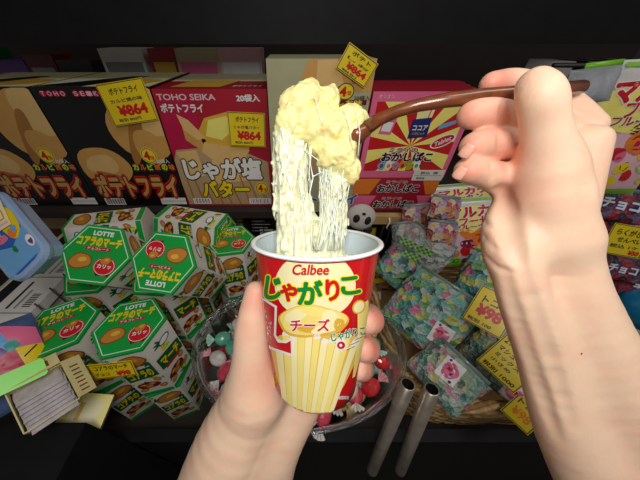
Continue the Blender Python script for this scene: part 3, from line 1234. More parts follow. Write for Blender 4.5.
for i in range(9):
    a = f(186 + i * 9, 176 + (i % 3) * 4)
    b = f(196 + i * 9, 203)
    art.line([a, b], 0.004, 'chipdark', 1.9)
flabel(art, f, 'TOHO SEIKA', 186, 97, 58, 6, 'palepink', layer=3, bold=0.03)
flabel(art, f, '20袋入', 248, 98, 23, 7, 'white', layer=3, bold=0.04)
flabel(art, f, 'ポテトフライ', 182, 108, 42, 8.5, 'white', layer=3, bold=0.04)
flabel(art, f, 'じゃが塩', 223, 169, 76, 20, 'white', layer=5, bold=0.05, edge='black', edge_bold=0.10)
flabel(art, f, 'バター', 226, 189, 46, 15, 'yellow', layer=5, bold=0.05, edge='black', edge_bold=0.10)
fell(art, f, 262, 188, 6.8, 6.2, 'yellow', 3)
fell(art, f, 262, 188, 5.9, 5.4, 'navy', 3.3)
fell(art, f, 262, 188, 5.2, 4.8, 'yellow', 3.6)
flabel(art, f, '4', 260.5, 188, 4, 6.6, 'red', layer=4, bold=0.05)
flabel(art, f, '個', 265, 189.5, 3, 3.4, 'red', layer=4)
for a0, a1 in ((193, 212), (249, 271)):
    p, r = f(a0, 198), f(a1, 203.5)
    art.rect(p[0], r[1], r[0], p[1], 'white', 3)
    for i in range(10):
        xx = p[0] + (r[0] - p[0]) * (0.08 + 0.085 * i)
        art.rect(xx, r[1] + 0.003, xx + 0.0010 * (1 + i % 2), p[1] - 0.002, 'darkgrey', 3.6)
tp.rect(x0 + 0.002, YF + 0.10, x1 - 0.002, YF + 0.236, 'cream', 1)
tp.poly([(x0 + 0.03, YF + 0.02), (x0 + 0.13, YF + 0.02), (x0 + 0.16, YF + 0.11), (x0 + 0.05, YF + 0.11)], 'gold', 2)
tp.label('ポテトフライ', x0 + 0.185, YF + 0.03, 0.06, 0.02, 'white', layer=3, bold=0.03)
red_carton = m.build('snack_carton')
tag(red_carton, 'magenta red potato snack carton with butter salt lettering, beside the olive carton', 'box')

# olive carton standing on end behind the potato
y = 0.52
f = face(y)
x0, x1 = f(266, 62)[0], f(378, 62)[0] - 0.002
z1, z0 = 1.468, 1.1505
m, art, tp = carton('snack_carton', '', 'khaki', (x0, x1, z0, z1), y, 0.12)
lim = (x0 + 0.001, x1 - 0.001, z0 + 0.001, z1 - 0.001)
for pts, k, ly in (([(308, 58), (378, 58), (380, 92), (340, 92), (326, 98), (312, 92), (302, 78)], 'chip', 1), ([(318, 60), (338, 58), (344, 84), (330, 90), (316, 82)], 'chiplight', 1.4),
                   ([(348, 60), (364, 60), (366, 84), (352, 84)], 'chipdark', 1.3), ([(300, 100), (340, 96), (372, 118), (366, 170), (310, 180), (296, 140)], 'tan', 1),
                   ([(283, 128), (292, 120), (300, 160), (292, 190), (284, 170)], 'chip', 1.2)):
    art.poly(fclip([f(*p) for p in pts], lim), k, ly)
fell(art, f, 345.5, 91.5, 8.6, 8.6, 'navy', 3)
fell(art, f, 345.5, 91.5, 7.6, 7.6, 'yellow', 3.3)
flabel(art, f, '4', 343, 91.5, 6, 9, 'red', layer=4, bold=0.05)
flabel(art, f, '個', 349, 93, 4, 4.4, 'red', layer=4)
flabel(art, f, '20袋入', 362, 98, 16, 4.6, 'darkgrey', layer=3)
p, r = f(331, 100), f(366, 105)
art.rect(p[0], r[1], r[0], p[1], 'maroon', 2)
flabel(art, f, 'しお味', 350, 102.5, 24, 4.5, 'yellow', layer=3, bold=0.03)
flabel(art, f, 'ポテトフライ', 318, 199, 76, 10, 'blue', layer=3, bold=0.05, edge='white', edge_bold=0.09)
art.rect(f(352, 186)[0], f(352, 189)[1], f(368, 186)[0], f(352, 186)[1], 'pink', 2)
tag(m.build('snack_carton'), 'olive beige potato snack carton standing on end behind the lifted potato', 'box')

# red and yellow sunburst assortment boxes


def burst_box(label, ox, oy, oz):
    y = 0.53
    f = face(y)
    W_, H_ = 0.206, 0.178
    m = MB()
    m.box((0, 0.016, H_ / 2), (W_, 0.032, H_), ink('crimson'))
    art = Art(m, lambda X, Z, l: Vector((X, -0.00035 * l, Z)))
    art.rect(-W_ / 2 + 0.001, 0.001, W_ / 2 - 0.001, H_ - 0.001, 'pink', 0.5)
    bx0, bx1, bz0, bz1 = -W_ / 2 + 0.012, W_ / 2 - 0.012, 0.018, H_ - 0.018
    art.rect(bx0, bz0, bx1, bz1, 'red', 1)
    c = Vector((0.0, 0.075))
    for i in range(10):
        a0 = math.pi * (2 * i) / 10 + 0.1
        a1 = a0 + math.pi / 10
        pts = [c]
        for t in (a0, (a0 + a1) / 2, a1):
            d = Vector((math.cos(t), math.sin(t)))
            k = 9.0
            if d.x > 1e-6:
                k = min(k, (bx1 - c.x) / d.x)
            if d.x < -1e-6:
                k = min(k, (bx0 - c.x) / d.x)
            if d.y > 1e-6:
                k = min(k, (bz1 - c.y) / d.y)
            if d.y < -1e-6:
                k = min(k, (bz0 - c.y) / d.y)
            pts.append(c + d * k)
        art.poly(pts, 'lemon', 1.4)
    # the little packets pictured on the lid
    art.poly([(-0.012, 0.090), (0.028, 0.094), (0.026, 0.132), (-0.012, 0.128)], 'navy', 2)
    for i in range(4):
        art.poly([(-0.006 + i * 0.008, 0.124), (0.0 + i * 0.008, 0.124), (0.003 + i * 0.008, 0.150), (-0.003 + i * 0.008, 0.149)], 'cream', 1.8)
    art.label('ココア', 0.008, 0.112, 0.030, 0.010, 'white', layer=3, bold=0.03)
    art.label('シガレット', 0.008, 0.101, 0.026, 0.006, 'gold', layer=3)
    art.poly([(-0.076, 0.100), (-0.050, 0.098), (-0.044, 0.130), (-0.070, 0.134)], 'pink', 2)
    art.poly([(-0.072, 0.106), (-0.053, 0.104), (-0.049, 0.122), (-0.068, 0.125)], 'white', 2.4)
    art.ell(0.066, 0.085, 0.026, 0.012, 'white', 2, rot=0.45)
    art.ell(0.066, 0.085, 0.023, 0.0095, 'red', 2.4, rot=0.45)
    art.label('Tablet', 0.066, 0.085, 0.034, 0.009, 'white', layer=3, rot=0.45, shear=0.2)
    art.poly([(0.046, 0.108), (0.078, 0.120), (0.080, 0.128), (0.048, 0.118)], 'sky', 2)
    art.label('ミライの', -0.012, 0.066, 0.062, 0.010, 'black', layer=3, bold=0.03, edge='white', edge_bold=0.09)
    art.label('おかしばこ', 0.0, 0.051, 0.112, 0.019, 'black', layer=3.5, bold=0.05, edge='white', edge_bold=0.1)
    for i, k in enumerate(('sky', 'white', 'pink', 'orange', 'lime', 'white', 'red')):
        art.ell(-0.052 + i * 0.016, 0.030 + 0.003 * (i % 2), 0.0085, 0.010, k, 2.2, wob=0.08, seed=i)
        art.ell(-0.052 + i * 0.016, 0.030, 0.004, 0.005, ('brown', 'orange', 'teal')[i % 3], 2.6)
    art.label('オリオン', -0.075, H_ - 0.009, 0.03, 0.007, 'palepink', layer=2)
    return tag(m.build('assortment_box', loc=(ox, oy, oz)), label, 'box', 'red sunburst assortment boxes')


sb = on_y(424, 70, 0.53)
bx_ = on_y(421, 112, 0.53).x
sb0 = burst_box('red and yellow sunburst sweets box facing out, front of the upright row', bx_, 0.530, 1.2405)
for i, lab in enumerate(('second red sunburst box of the upright row, only its pink edge showing', 'third red sunburst box of the upright row, only its pink edge showing',
                         'rearmost red sunburst box of the upright row, by the dark back')):
    c_ = sb0.copy()
    col.objects.link(c_)
    c_.location = (bx_ + 0.008 * (i + 1), 0.530 + 0.034 * (i + 1), 1.2405 + 0.0005)
    tag(c_, lab, 'box')
# white slip taped on the front box
m = MB()
m.box((0, 0, 0), (0.072, 0.0008, 0.026), card_white)
a_ = Art(m, lambda X, Z, l: Vector((X, -0.0005 - 0.0002 * l, Z)))
a_.rect(-0.032, -0.001, 0.032, 0.0002, 'grey', 1)
a_.label('税込  個', 0.0, 0.006, 0.04, 0.006, 'darkgrey', layer=1)
a_.label('製造者', -0.016, -0.007, 0.02, 0.005, 'darkgrey', layer=1)
pp = on_y(438, 152, 0.528)
tag(m.build('paper_slip', loc=(bx_ + 0.062, 0.5268, 1.2485)), 'white paper slip on the lower corner of the sunburst box', 'label')
for i, (zc, lab) in enumerate(((1.2182, 'flat red sweets box with slanted panels, upper of the two lying down'), (1.1732, 'flat red sweets box with slanted panels, lower one on the shelf'))):
    m = MB()
    W_ = 0.206
    m.box((0, 0.09, 0), (W_, 0.18, 0.0440), ink('crimson'))
    a_ = Art(m, lambda X, Z, l: Vector((X, -0.00035 * l, Z)))
    a_.poly([(-W_ / 2 + .001, 0.021), (-W_ / 2 + .001, -0.021), (-0.060, -0.021), (-0.040, 0.021)], 'orange' if i == 0 else 'pink', 1)
    a_.poly([(W_ / 2 - .001, 0.021), (W_ / 2 - .001, -0.021), (0.080, -0.021), (0.060, 0.021)], 'orange' if i == 0 else 'pink', 1)
    a_.label('おかしばこ', 0.008, -0.004, 0.10, 0.020, 'black', layer=2.5, bold=0.05, edge='white', edge_bold=0.1)
    a_.label('ミライの', 0.0, 0.013, 0.05, 0.007, 'black', layer=2.5, bold=0.02, edge='white', edge_bold=0.08)
    tag(m.build('assortment_box', loc=(bx_ - 0.006, 0.528, zc)), lab, 'box', 'flat red assortment boxes')

# pale wooden strip along the shelf edge
m = MB()
a0, a1 = on_y(335, 201, 0.515), on_y(462, 201, 0.515)
m.box(((a0.x + a1.x) / 2 + 0.02, 0.508, 1.138), (a1.x - a0.x + 0.06, 0.018, 0.024), mat('pale_wood', (206, 164, 108), 0.5, 0.15, 30))
tag(m.build('wood_strip'), 'pale wooden shelf edge strip under the red sweets boxes', 'strip')
m = MB()
hx = on_y(396, 199, 0.495)
m.tube([Vector((hx.x, 0.4985, 1.147)), Vector((hx.x + 0.002, 0.492, 1.138)), Vector((hx.x - 0.003, 0.490, 1.124)), Vector((hx.x + 0.002, 0.494, 1.114))], 0.0022, ink('white'), 8)
tag(m.build('plastic_hook', smooth=True), 'small white plastic hook on the pale wooden strip', 'hook')

# ------------------------------------------------------------------ price cards
PC_GROUP = 'yellow handwritten price cards'


def price_card(label, c, n, w, h, lines, roll=0.0, price=None, edge=True, colr='cardyellow'):
    M = frame(c, n, roll)
    m = MB()
    m.box((0, 0, 0), (w, h, 0.0008), ink(colr))
    a = Art(m, lambda X, Y, l: Vector((X, Y, 0.0005 + 0.00025 * l)))
    if edge:
        q_ = 0.0016
        a.line([(-w / 2 + q_, -h / 2 + q_), (w / 2 - q_, -h / 2 + q_), (w / 2 - q_, h / 2 - q_), (-w / 2 + q_, h / 2 - q_)], 0.0012, 'darkgrey', 1, closed=True)
    for s, cx, cy, ww, hh, k in lines:
        a.label(s, cx * w, cy * h, ww * w, hh * h, k, layer=2, bold=0.02 if k != 'red' else 0.05)
    o = m.build('price_card')
    o.matrix_world = M
    return tag(o, label, 'price card', PC_GROUP)


NF = Vector((0, -1, 0.0))
hand_lines = lambda a, b, p, e: [(a, 0.02, 0.30, 0.62, 0.15, 'black'), (b, 0.0, 0.08, 0.7, 0.09, 'darkgrey'), (p, 0.05, -0.16, 0.62, 0.24, 'red'), (e, -0.1, -0.38, 0.5, 0.08, 'darkgrey')]
price_card('yellow price card stuck on the black potato snack carton', on_y(128, 103, 0.545), (0.02, -1, 0.12), 0.094, 0.074, hand_lines('ポテトフライ', 'カルビ焼の味', '¥864', '税別 800円'), 0.13)
price_card('yellow price card on the red butter salt carton', on_y(247, 130, 0.545), (0, -1, 0.10), 0.078, 0.068, hand_lines('ポテトフライ', 'じゃが塩バター', '¥864', '税別 800円'), -0.04)
price_card('yellow price card at the top of the olive carton', on_y(357, 66, 0.514), (0, -1, 0.06), 0.062, 0.040, hand_lines('ポテト', 'しお', '¥864', '税別'), -0.5)

# ------------------------------------------------------------------ goods at the back of the upper tier
rnd = random.Random(21)
xs = -1.05
back = []
DK = [('navy', 'dark blue'), ('darkgreen', 'dark green'), ('purple', 'purple'), ('maroon', 'maroon'), ('darkgrey', 'charcoal')]
while xs < -0.62:
    w = rnd.uniform(0.075, 0.11)
    k, word = DK[len(back) % 5]
    m = MB()
    h = rnd.uniform(0.285, 0.32)
    m.box((0, 0.04, h / 2), (w - 0.004, 0.08, h), ink(k))
    a = Art(m, lambda X, Z, l: Vector((X, -0.0004 * l, Z)))
    a.rect(-w / 2 + 0.01, h - 0.06, w / 2 - 0.012, h - 0.03, rnd.choice(('grey', 'beige', 'purple', 'khaki')), 1)
    a.ell(0, h * 0.45, w * 0.3, h * 0.18, rnd.choice(('khaki', 'teal', 'pink', 'brown')), 1, wob=0.08, seed=len(back))
    o = m.build('snack_box', loc=(xs + w / 2, 0.86, 1.1505))
    back.append(o)
    n_ = ('first', 'second', 'third', 'fourth', 'fifth', 'sixth', 'seventh', 'eighth', 'ninth', 'tenth', 'eleventh', 'twelfth')[len(back) - 1]
    tag(o, f'dark {word if word[:4] != "dark" else word[5:]} upright snack box, {n_} from the left behind the black cartons', 'box', 'dark boxes behind the black cartons')
    xs += w
for i, (px, w, k, k2, word) in enumerate(((125, 0.12, 'white', 'grey', 'white and grey'), (165, 0.075, 'crimson', 'gold', 'crimson and gold'), (199, 0.12, 'beige', 'pink', 'beige and pink'), (241, 0.12, 'palepink', 'white', 'pale pink'))):
    m = MB()
    m.box((0, 0.04, 0.16), (w, 0.08, 0.32), ink(k))
    a = Art(m, lambda X, Z, l: Vector((X, -0.0004 * l, Z)))
    a.rect(-w / 2 + 0.008, 0.26, w / 2 - 0.008, 0.29, k2, 1)
    p = on_y(px, 66, 0.84)
    tag(m.build('snack_box', loc=(p.x, 0.84, 1.1505)), f'{word} upright snack box standing behind the red carton', 'box', 'pale boxes behind the red carton')
for i in range(4):
    m = MB()
    m.box((0, 0.04, 0.15), (0.085, 0.08, 0.30), ink(('white', 'grey', 'khaki', 'white')[i]))
    a = Art(m, lambda X, Z, l: Vector((X, -0.0004 * l, Z)))
    a.ell(0, 0.24, 0.030, 0.030, 'darkgrey', 1)
    a.ell(0, 0.24, 0.024, 0.024, 'white', 1.5)
    a.ell(0.004, 0.232, 0.010, 0.012, 'brown', 2)
    p = on_y(568 + i * 22, 68, 0.72)
    tag(m.build('snack_box', loc=(p.x, 0.72, 1.1505)), ('white box with a ring emblem, touching the raised hand', 'grey box with a ring emblem, beside the white one', 'olive box with a ring emblem on the back shelf', 'white box with a ring emblem at the picture edge')[i], 'box', 'ring emblem boxes on the back shelf')

# ================================================================== hexagonal biscuit boxes on the lower tier
HR, HH = 0.0535, 0.154


def hex_corner(k, r=HR):
    w = math.pi / 3 * k
    return Vector((r * math.cos(w), r * math.sin(w), 0))


def side_art(m, k, z0, z1):
    a, b = hex_corner(k, HR - 0.0006), hex_corner(k + 1, HR - 0.0006)
    u = (b - a).normalized()
    n = Vector((u.y, -u.x, 0))
    if n.dot(a) < 0:
        n = -n
    W_ = (b - a).length
    e = 0.001
    return Art(m, lambda x, y, l: a + u * x + Vector((0, 0, y)) + n * (0.0003 * l), lim=(e, W_ - e, z0 + e, z1 - e)), W_


def leafy(A, W_, rr, n):
    for _ in range(n):
        x, y, t = rr.uniform(0, W_), rr.uniform(0.01, HH - 0.01), rr.uniform(0, 6.28)
        for d in (-0.5, 0, 0.5):
            A.ell(x + 0.007 * math.cos(t + d), y + 0.007 * math.sin(t + d), 0.0085, 0.0022, ('lime', 'cardyellow', 'darkgreen')[rr.randrange(3)], 1 + 0.3 * rr.random(), rot=t + d, n=10)


def biscuit(A, x, y, r, rot, ly):
    """plain oblong biscuit"""
    A.ell(x, y, r * 1.35, r, 'brown', ly, rot=rot, n=16, wob=0.05, seed=int(x * 9999))
    A.ell(x, y, r * 1.2, r * 0.85, 'biscuit', ly + 0.3, rot=rot, n=16, wob=0.05, seed=int(x * 9999))
    A.ell(x + r * 0.2, y + r * 0.2, r * 0.5, r * 0.3, 'gold', ly + 0.6, rot=rot, n=12)


m = MB()
white_board = mat('biscuit_box_board', (224, 220, 208), 0.45, 0.04, 40)
prof = [hex_corner(k, HR - 0.0006) for k in range(6)]
m.add([p + Vector((0, 0, 0)) for p in prof] + [p + Vector((0, 0, HH - 0.001)) for p in prof], [tuple((k, (k + 1) % 6, 6 + (k + 1) % 6, 6 + k)) for k in range(6)] + [(5, 4, 3, 2, 1, 0), (6, 7, 8, 9, 10, 11)], white_board)
rr = random.Random(3)
for k in range(6):
    A, W_ = side_art(m, k, 0.0, HH - 0.001)
    leafy(A, W_, rr, 9)
    A.rect(0, 0, W_, 0.012, 'lidgreen', 2)
    if k % 2 == 0:
        A.poly([(0.002, 0.062), (W_ - 0.004, 0.070), (W_ - 0.004, 0.104), (0.002, 0.094)], 'darkgreen', 2.2)
        A.text('コアラの', [(0.007, 0.088), (W_ - 0.009, 0.097), (W_ - 0.009, 0.075), (0.007, 0.069)], 'cardyellow', layer=3, bold=0.05)
        A.text('LOTTE', [(0.007, 0.095), (0.026, 0.0985), (0.026, 0.0935), (0.007, 0.090)], 'white', layer=3, bold=0.02)
        biscuit(A, W_ * 0.5, 0.125, 0.017, 0.4, 2.6)
    else:
        A.poly([(0.004, 0.072), (W_ - 0.002, 0.064), (W_ - 0.002, 0.096), (0.004, 0.106)], 'darkgreen', 2.2)
        A.text('マーチ', [(0.009, 0.098), (W_ - 0.007, 0.090), (W_ - 0.007, 0.070), (0.009, 0.078)], 'cardyellow', layer=3, bold=0.05)
        A.poly([(0.010, 0.066), (W_ - 0.010, 0.060), (W_ - 0.010, 0.067), (0.010, 0.073)], 'crimson', 2.4)
        A.ell(W_ * 0.6, 0.126, 0.012, 0.008, 'navy', 2.6, rot=0.2)
        A.ell(W_ * 0.6, 0.126, 0.010, 0.006, 'white', 2.9, rot=0.2)
    A.ell(W_ * 0.42, 0.040, 0.018, 0.012, 'maroon', 2.5, wob=0.04, seed=k)
    for dx, dy in ((-0.007, 0.003), (0.006, 0.004), (0, -0.005)):
        biscuit(A, W_ * 0.42 + dx, 0.040 + dy, 0.0050, dx * 60, 2.9)
    for dx, dy in ((0.010, 0.024), (W_ - 0.010, 0.030), (W_ - 0.012, 0.056)):
        biscuit(A, dx, dy, 0.0058, dy * 30, 2.6)
koala_body_me = m
lidm = MB()
lid_green = ink('lidgreen')
lp = [hex_corner(k) for k in range(6)]
lidm.add([p + Vector((0, 0, HH - 0.0045)) for p in lp] + [p + Vector((0, 0, HH)) for p in lp], [tuple((k, (k + 1) % 6, 6 + (k + 1) % 6, 6 + k)) for k in range(6)] + [(5, 4, 3, 2, 1, 0), (6, 7, 8, 9, 10, 11)], lid_green)
A = Art(lidm, lambda x, y, l: Vector((x, y, HH + 0.0003 * l)))
A.line([hex_corner(k, HR * 0.91).to_2d() for k in range(6)], 0.0011, 'white', 1, closed=True)
A.label('LOTTE', 0.002, 0.0335, 0.030, 0.0070, 'white', layer=2, bold=0.05)
A.label('コアラのマーチ', 0.0, 0.0195, 0.066, 0.0135, 'cardyellow', layer=2, bold=0.06)
A.poly([(-0.018, 0.0055), (0.020, 0.0055), (0.020, 0.0110), (-0.018, 0.0110)], 'crimson', 2)
A.label('チョコレート', 0.001, 0.0083, 0.032, 0.0036, 'white', layer=3)
biscuit(A, -0.019, -0.013, 0.0130, 0.15, 2)
A.ell(0.018, -0.018, 0.0165, 0.0150, 'crimson', 2, n=24)
A.ell(0.018, -0.018, 0.0150, 0.0135, 'white', 2.3, n=24)
A.ell(0.018, -0.018, 0.0142, 0.0127, 'red', 2.6, n=24)
biscuit(A, 0.018, -0.009, 0.0065, 0.3, 2.9)
A.label('カリッ', 0.018, -0.018, 0.020, 0.0065, 'white', layer=3.2, bold=0.03)
A.poly([(0.006, -0.026), (0.030, -0.026), (0.027, -0.034), (0.018, -0.031), (0.009, -0.034)], 'maroon', 2.2)

KG = 'green hexagonal biscuit boxes'


def make_koala():
    r = thing('biscuit_box', '', 'biscuit box')
    koala_body_me.build('body', r)
    lidm.build('lid', r)['label'] = 'green hexagonal lid'
    return r


proto = make_koala()
used = [False]


def koala(label, x, y, zbase, rot, tilt=None):
    """stands on zbase, or lies along tilt (axis of the box) when given"""
    o = proto if not used[0] else copy_tree(proto)
    used[0] = True
    if tilt is None:
        o.matrix_world = Matrix.Translation((x, y, zbase)) @ Matrix.Rotation(rot, 4, 'Z')
    else:
        z = Vector(tilt).normalized()
        xx = (Vector((1, 0, 0)) - z * z.x).normalized()
        yy = z.cross(xx)
        M = Matrix(((xx.x, yy.x, z.x, 0), (xx.y, yy.y, z.y, 0), (xx.z, yy.z, z.z, 0), (0, 0, 0, 1)))
        o.matrix_world = Matrix.Translation((x, y, zbase)) @ M @ Matrix.Rotation(rot, 4, 'Z')
    return tag(o, label, 'biscuit box', KG)


ZB = 0.8505
R = math.radians
T2 = ZB + 2 * (HH + 0.0006)
# stacks: lid seen at (px, py) on top height
STACKS = [
    ((130, 321), 2, R(14), ['green hexagonal biscuit box wearing a yellow price card on its front', 'biscuit box under the one with the yellow price card']),
    ((58, 325), 2, R(30), ['green hexagonal biscuit box standing above the carton of silver packs', 'biscuit box below the one above the carton of silver packs']),
    ((97, 284), 2, R(6), ['biscuit box with half its green lid covered, left one of the covered pair', 'lower biscuit box of the stack under the left covered lid']),
    ((166, 287), 2, R(-4), ['biscuit box with half its green lid covered, right one of the covered pair', 'lower biscuit box of the stack under the right covered lid']),
    ((233, 246), 2, R(10), ['shaded green hexagonal biscuit box just left of the cup rim', 'lower biscuit box of the shaded stack left of the cup rim']),
    ((188, 244), 1, R(20), ['biscuit box standing between the covered lids and the shaded stack']),
    ((140, 243), 1, R(5), ['biscuit box hidden behind the two tipped boxes']),
]
spots = []
for (px, py), n, rot, labs in STACKS:
    p = on_z(px, py, T2)
    spots.append(p)
FIX = [(-0.251, 0.196), (-0.360, 0.196), (-0.372, 0.302), (-0.247, 0.300), (-0.135, 0.400), (-0.252, 0.408), (-0.3665, 0.412)]
for (sp, (x, y), (pp, n, rot, labs)) in zip(spots, FIX, STACKS):
    for i in range(n):
        koala(labs[n - 1 - i], x, y, ZB + i * (HH + 0.0006), rot if i == n - 1 else rot + R(7))
# tossed on top of the stacks
TZ = T2 + 0.001


def tipped(label, px, py, zlid, axis, rot):
    """a box lying tipped: its lid centre is seen at (px, py) at height zlid"""
    p = on_z(px, py, zlid)
    a = Vector(axis).normalized()
    b = p - a * HH
    koala(label, b.x, b.y, b.z, rot, axis)


tipped('tipped green biscuit box at the left with its lid lettering upright', 96, 254, 1.238, (0.10, -0.50, 0.75), R(-6))
tipped('tipped green biscuit box whose lid lettering is upside down', 163, 262, 1.236, (-0.06, -0.50, 0.75), R(172))
T1 = ZB + HH + 0.0016 + 0.0465
koala('biscuit box lying beneath another flat one, under the black carton', -0.345, 0.440, T1, 0.0, (-0.96, -0.04, 0.0))
koala('biscuit box lying beneath another flat one, under the red carton', -0.193, 0.452, T1, 0.0, (-0.90, 0.0, 0.0))
koala('topmost biscuit box lying on its side under the black carton', -0.335, 0.452, T1 + 0.094, R(60), (-0.95, -0.20, 0.0))
koala('topmost biscuit box lying on its side under the red carton', -0.300, 0.462, T1 + 0.094, R(0), (0.92, -0.24, 0.0))

price_card('yellow price card on the front of the nearest green biscuit box', (-0.262, 0.1425, T2 - 0.032), (0.10, -1, 0.30), 0.062, 0.030,
           [('コアラのマーチ', 0.0, 0.22, 0.75, 0.28, 'black'), ('チョコ', -0.25, -0.2, 0.3, 0.2, 'darkgrey'), ('¥98', 0.22, -0.22, 0.3, 0.3, 'red')], 0.02)

# ================================================================== clear tub of wrapped sweets behind the cup
tub = thing('candy_tub', 'round clear plastic tub of wrapped sweets behind the held cup', 'tub', (0.012, 0.206, ZB))
clear = film('clear_plastic', (236, 240, 242), gloss=0.10, rough=0.06)
prof_ = [(0.001, 0.001), (0.085, 0.001), (0.094, 0.006), (0.158, 0.170), (0.178, 0.232), (0.182, 0.236), (0.186, 0.234)]
m = MB().lathe(prof_, clear, 72, sx=1.0, sy=0.70)
m.build('tub_wall', tub, smooth=True)
m = MB()
for rz, zz in ((0.184, 0.235), (0.177, 0.226)):
    m.tube([Vector((rz * math.cos(2 * math.pi * k / 72), rz * 0.70 * math.sin(2 * math.pi * k / 72), zz)) for k in range(73)], 0.0022, clear, 8)
m.build('tub_rim', tub, smooth=True)


def wrapped_candy(mname, rgb, tw):
    """sweet in a twisted wrapper"""
    m = MB()
    mt = mat(mname, rgb, 0.25, 0.25, 160, coat=0.6, bump=0.6, bscale=260)
    mt2 = mat(tw[0], tw[1], 0.25, 0.25, 160, coat=0.6, bump=0.6, bscale=260)
    prof = [(0.0008, -0.0125)] + [(0.0100 * math.sqrt(max(0.02, 1 - (z / 0.0125) ** 2)) * (1 + 0.05 * math.sin(z * 900)), z) for z in (-0.0105, -0.007, -0.0035, 0, 0.0035, 0.007, 0.0105)] + [(0.0008, 0.0125)]
    RY = Matrix.Rotation(math.pi / 2, 4, 'Y')
    m.lathe(prof, mt, 14, RY)
    for s in (-1, 1):
        pts, n = [], 9
        vs = [Vector((s * 0.0118, 0, 0))]
        for k in range(n):
            w = -0.75 + 1.5 * k / (n - 1)
            vs.append(Vector((s * (0.0118 + 0.0125 * math.cos(w)), 0.0125 * math.sin(w), 0.0016 * (-1) ** k)))
        m.add(vs, [(0, k, k + 1) for k in range(1, n)], mt2)
    return m


CANDY = [('pink', 'candy_pink', (214, 70, 92), ('candy_film_white', (220, 214, 206))), ('red', 'candy_red', (206, 40, 44), ('candy_film_rose', (214, 150, 150))),
         ('mint green', 'candy_mint', (96, 176, 150), ('candy_film_mint', (170, 210, 196))), ('yellow', 'candy_yellow', (214, 186, 80), ('candy_film_cream', (222, 206, 160))),
         ('white', 'candy_white', (214, 208, 200), ('candy_film_pink', (220, 160, 170))), ('brown', 'candy_brown', (150, 92, 62), ('candy_film_tan', (200, 170, 140)))]
protos = [wrapped_candy(c[1], c[2], c[3]).build('wrapped_candy') for c in CANDY]
cnt = [0] * len(protos)
rnd = random.Random(17)


def place_candy(i, p, grp, lab):
    o = protos[i] if cnt[i] == 0 else protos[i].copy()
    if cnt[i]:
        col.objects.link(o)
    cnt[i] += 1
    o.rotation_euler = (rnd.uniform(-0.6, 0.6), rnd.uniform(-0.6, 0.6), rnd.uniform(0, 6.28))
    o.scale = (1.3, 1.3, 1.3)
    o.location = p
    tag(o, lab, 'candy', grp)


# fill: rings of sweets at rising heights
n_c = 0
for lvl, (zz, rmax) in enumerate(((0.160, 0.130), (0.187, 0.146), (0.214, 0.155))):
    pts = []
    tries = 0
    while len(pts) < (48, 60, 66)[lvl] and tries < 4000:
        tries += 1
        a, r = rnd.uniform(0, 6.283), rmax * math.sqrt(rnd.random())
        x, y = r * math.cos(a), 0.68 * r * math.sin(a)
        if all((x - u) ** 2 + (y - v) ** 2 > 0.0265 ** 2 for u, v in pts):
            pts.append((x, y))
    for x, y in pts:
        i = rnd.choice((0, 0, 1, 2, 2, 3, 4, 4, 5)) if x > 0 else rnd.choice((0, 1, 2, 2, 2, 4))
        place_candy(i, (0.012 + x, 0.206 + y, ZB + zz + rnd.uniform(-0.003, 0.003)), 'wrapped sweets in the clear tub', f'small {CANDY[i][0]} wrapped sweet lying in the clear tub')

# ================================================================== bags: a pillow of crinkled film, print laid on its front
def pillow(m, w, h, t, mt, seed, n=22, seal=0.0, crink=0.10):
    """adds a pillow bag to the collector and returns the front's height function"""
    rr = random.Random(seed)
    waves = [(rr.uniform(-1, 1) * 60 / max(w, h) * 0.2, rr.uniform(-1, 1) * 60 / max(w, h) * 0.2, rr.uniform(0, 6.28), rr.uniform(0.4, 1)) for _ in range(7)]

    def hgt(x, y):
        u, v = 2 * x / w, 2 * y / h
        e = max(0.0, (1 - abs(u) ** 3.0)) * max(0.0, (1 - abs(v) ** 3.0))
        b = sum(a * math.sin(p * x * 6.28 + q_ * y * 6.28 + c) for p, q_, c, a in waves) / 4
        return t * 0.5 * (e ** 0.6) * (1 + crink * b) + 0.0006

    vs, fs = [], []
    for s in (1, -1):
        for j in range(n + 1):
            for i in range(n + 1):
                x, y = -w / 2 + w * i / n, -h / 2 + h * j / n
                wob = 1 + 0.02 * math.sin(9 * y / h + seed) * (abs(2 * x / w) ** 4)
                vs.append(Vector((x * wob, y, s * hgt(x, y))))
    N = (n + 1) ** 2
    for j in range(n):
        for i in range(n):
            a = j * (n + 1) + i
            fs.append((a, a + 1, a + n + 2, a + n + 1))
            fs.append((N + a, N + a + n + 1, N + a + n + 2, N + a + 1))
    m.add(vs, fs, mt)
    return hgt


def bag_art(m, hgt, w, h, eps=0.0004):
    return Art(m, lambda x, y, l: Vector((x, y, hgt(x, y) + 0.0008 + eps * l)), sub=max(w, h) / 14, lim=(-w / 2 + 0.002, w / 2 - 0.002, -h / 2 + 0.002, h / 2 - 0.002))


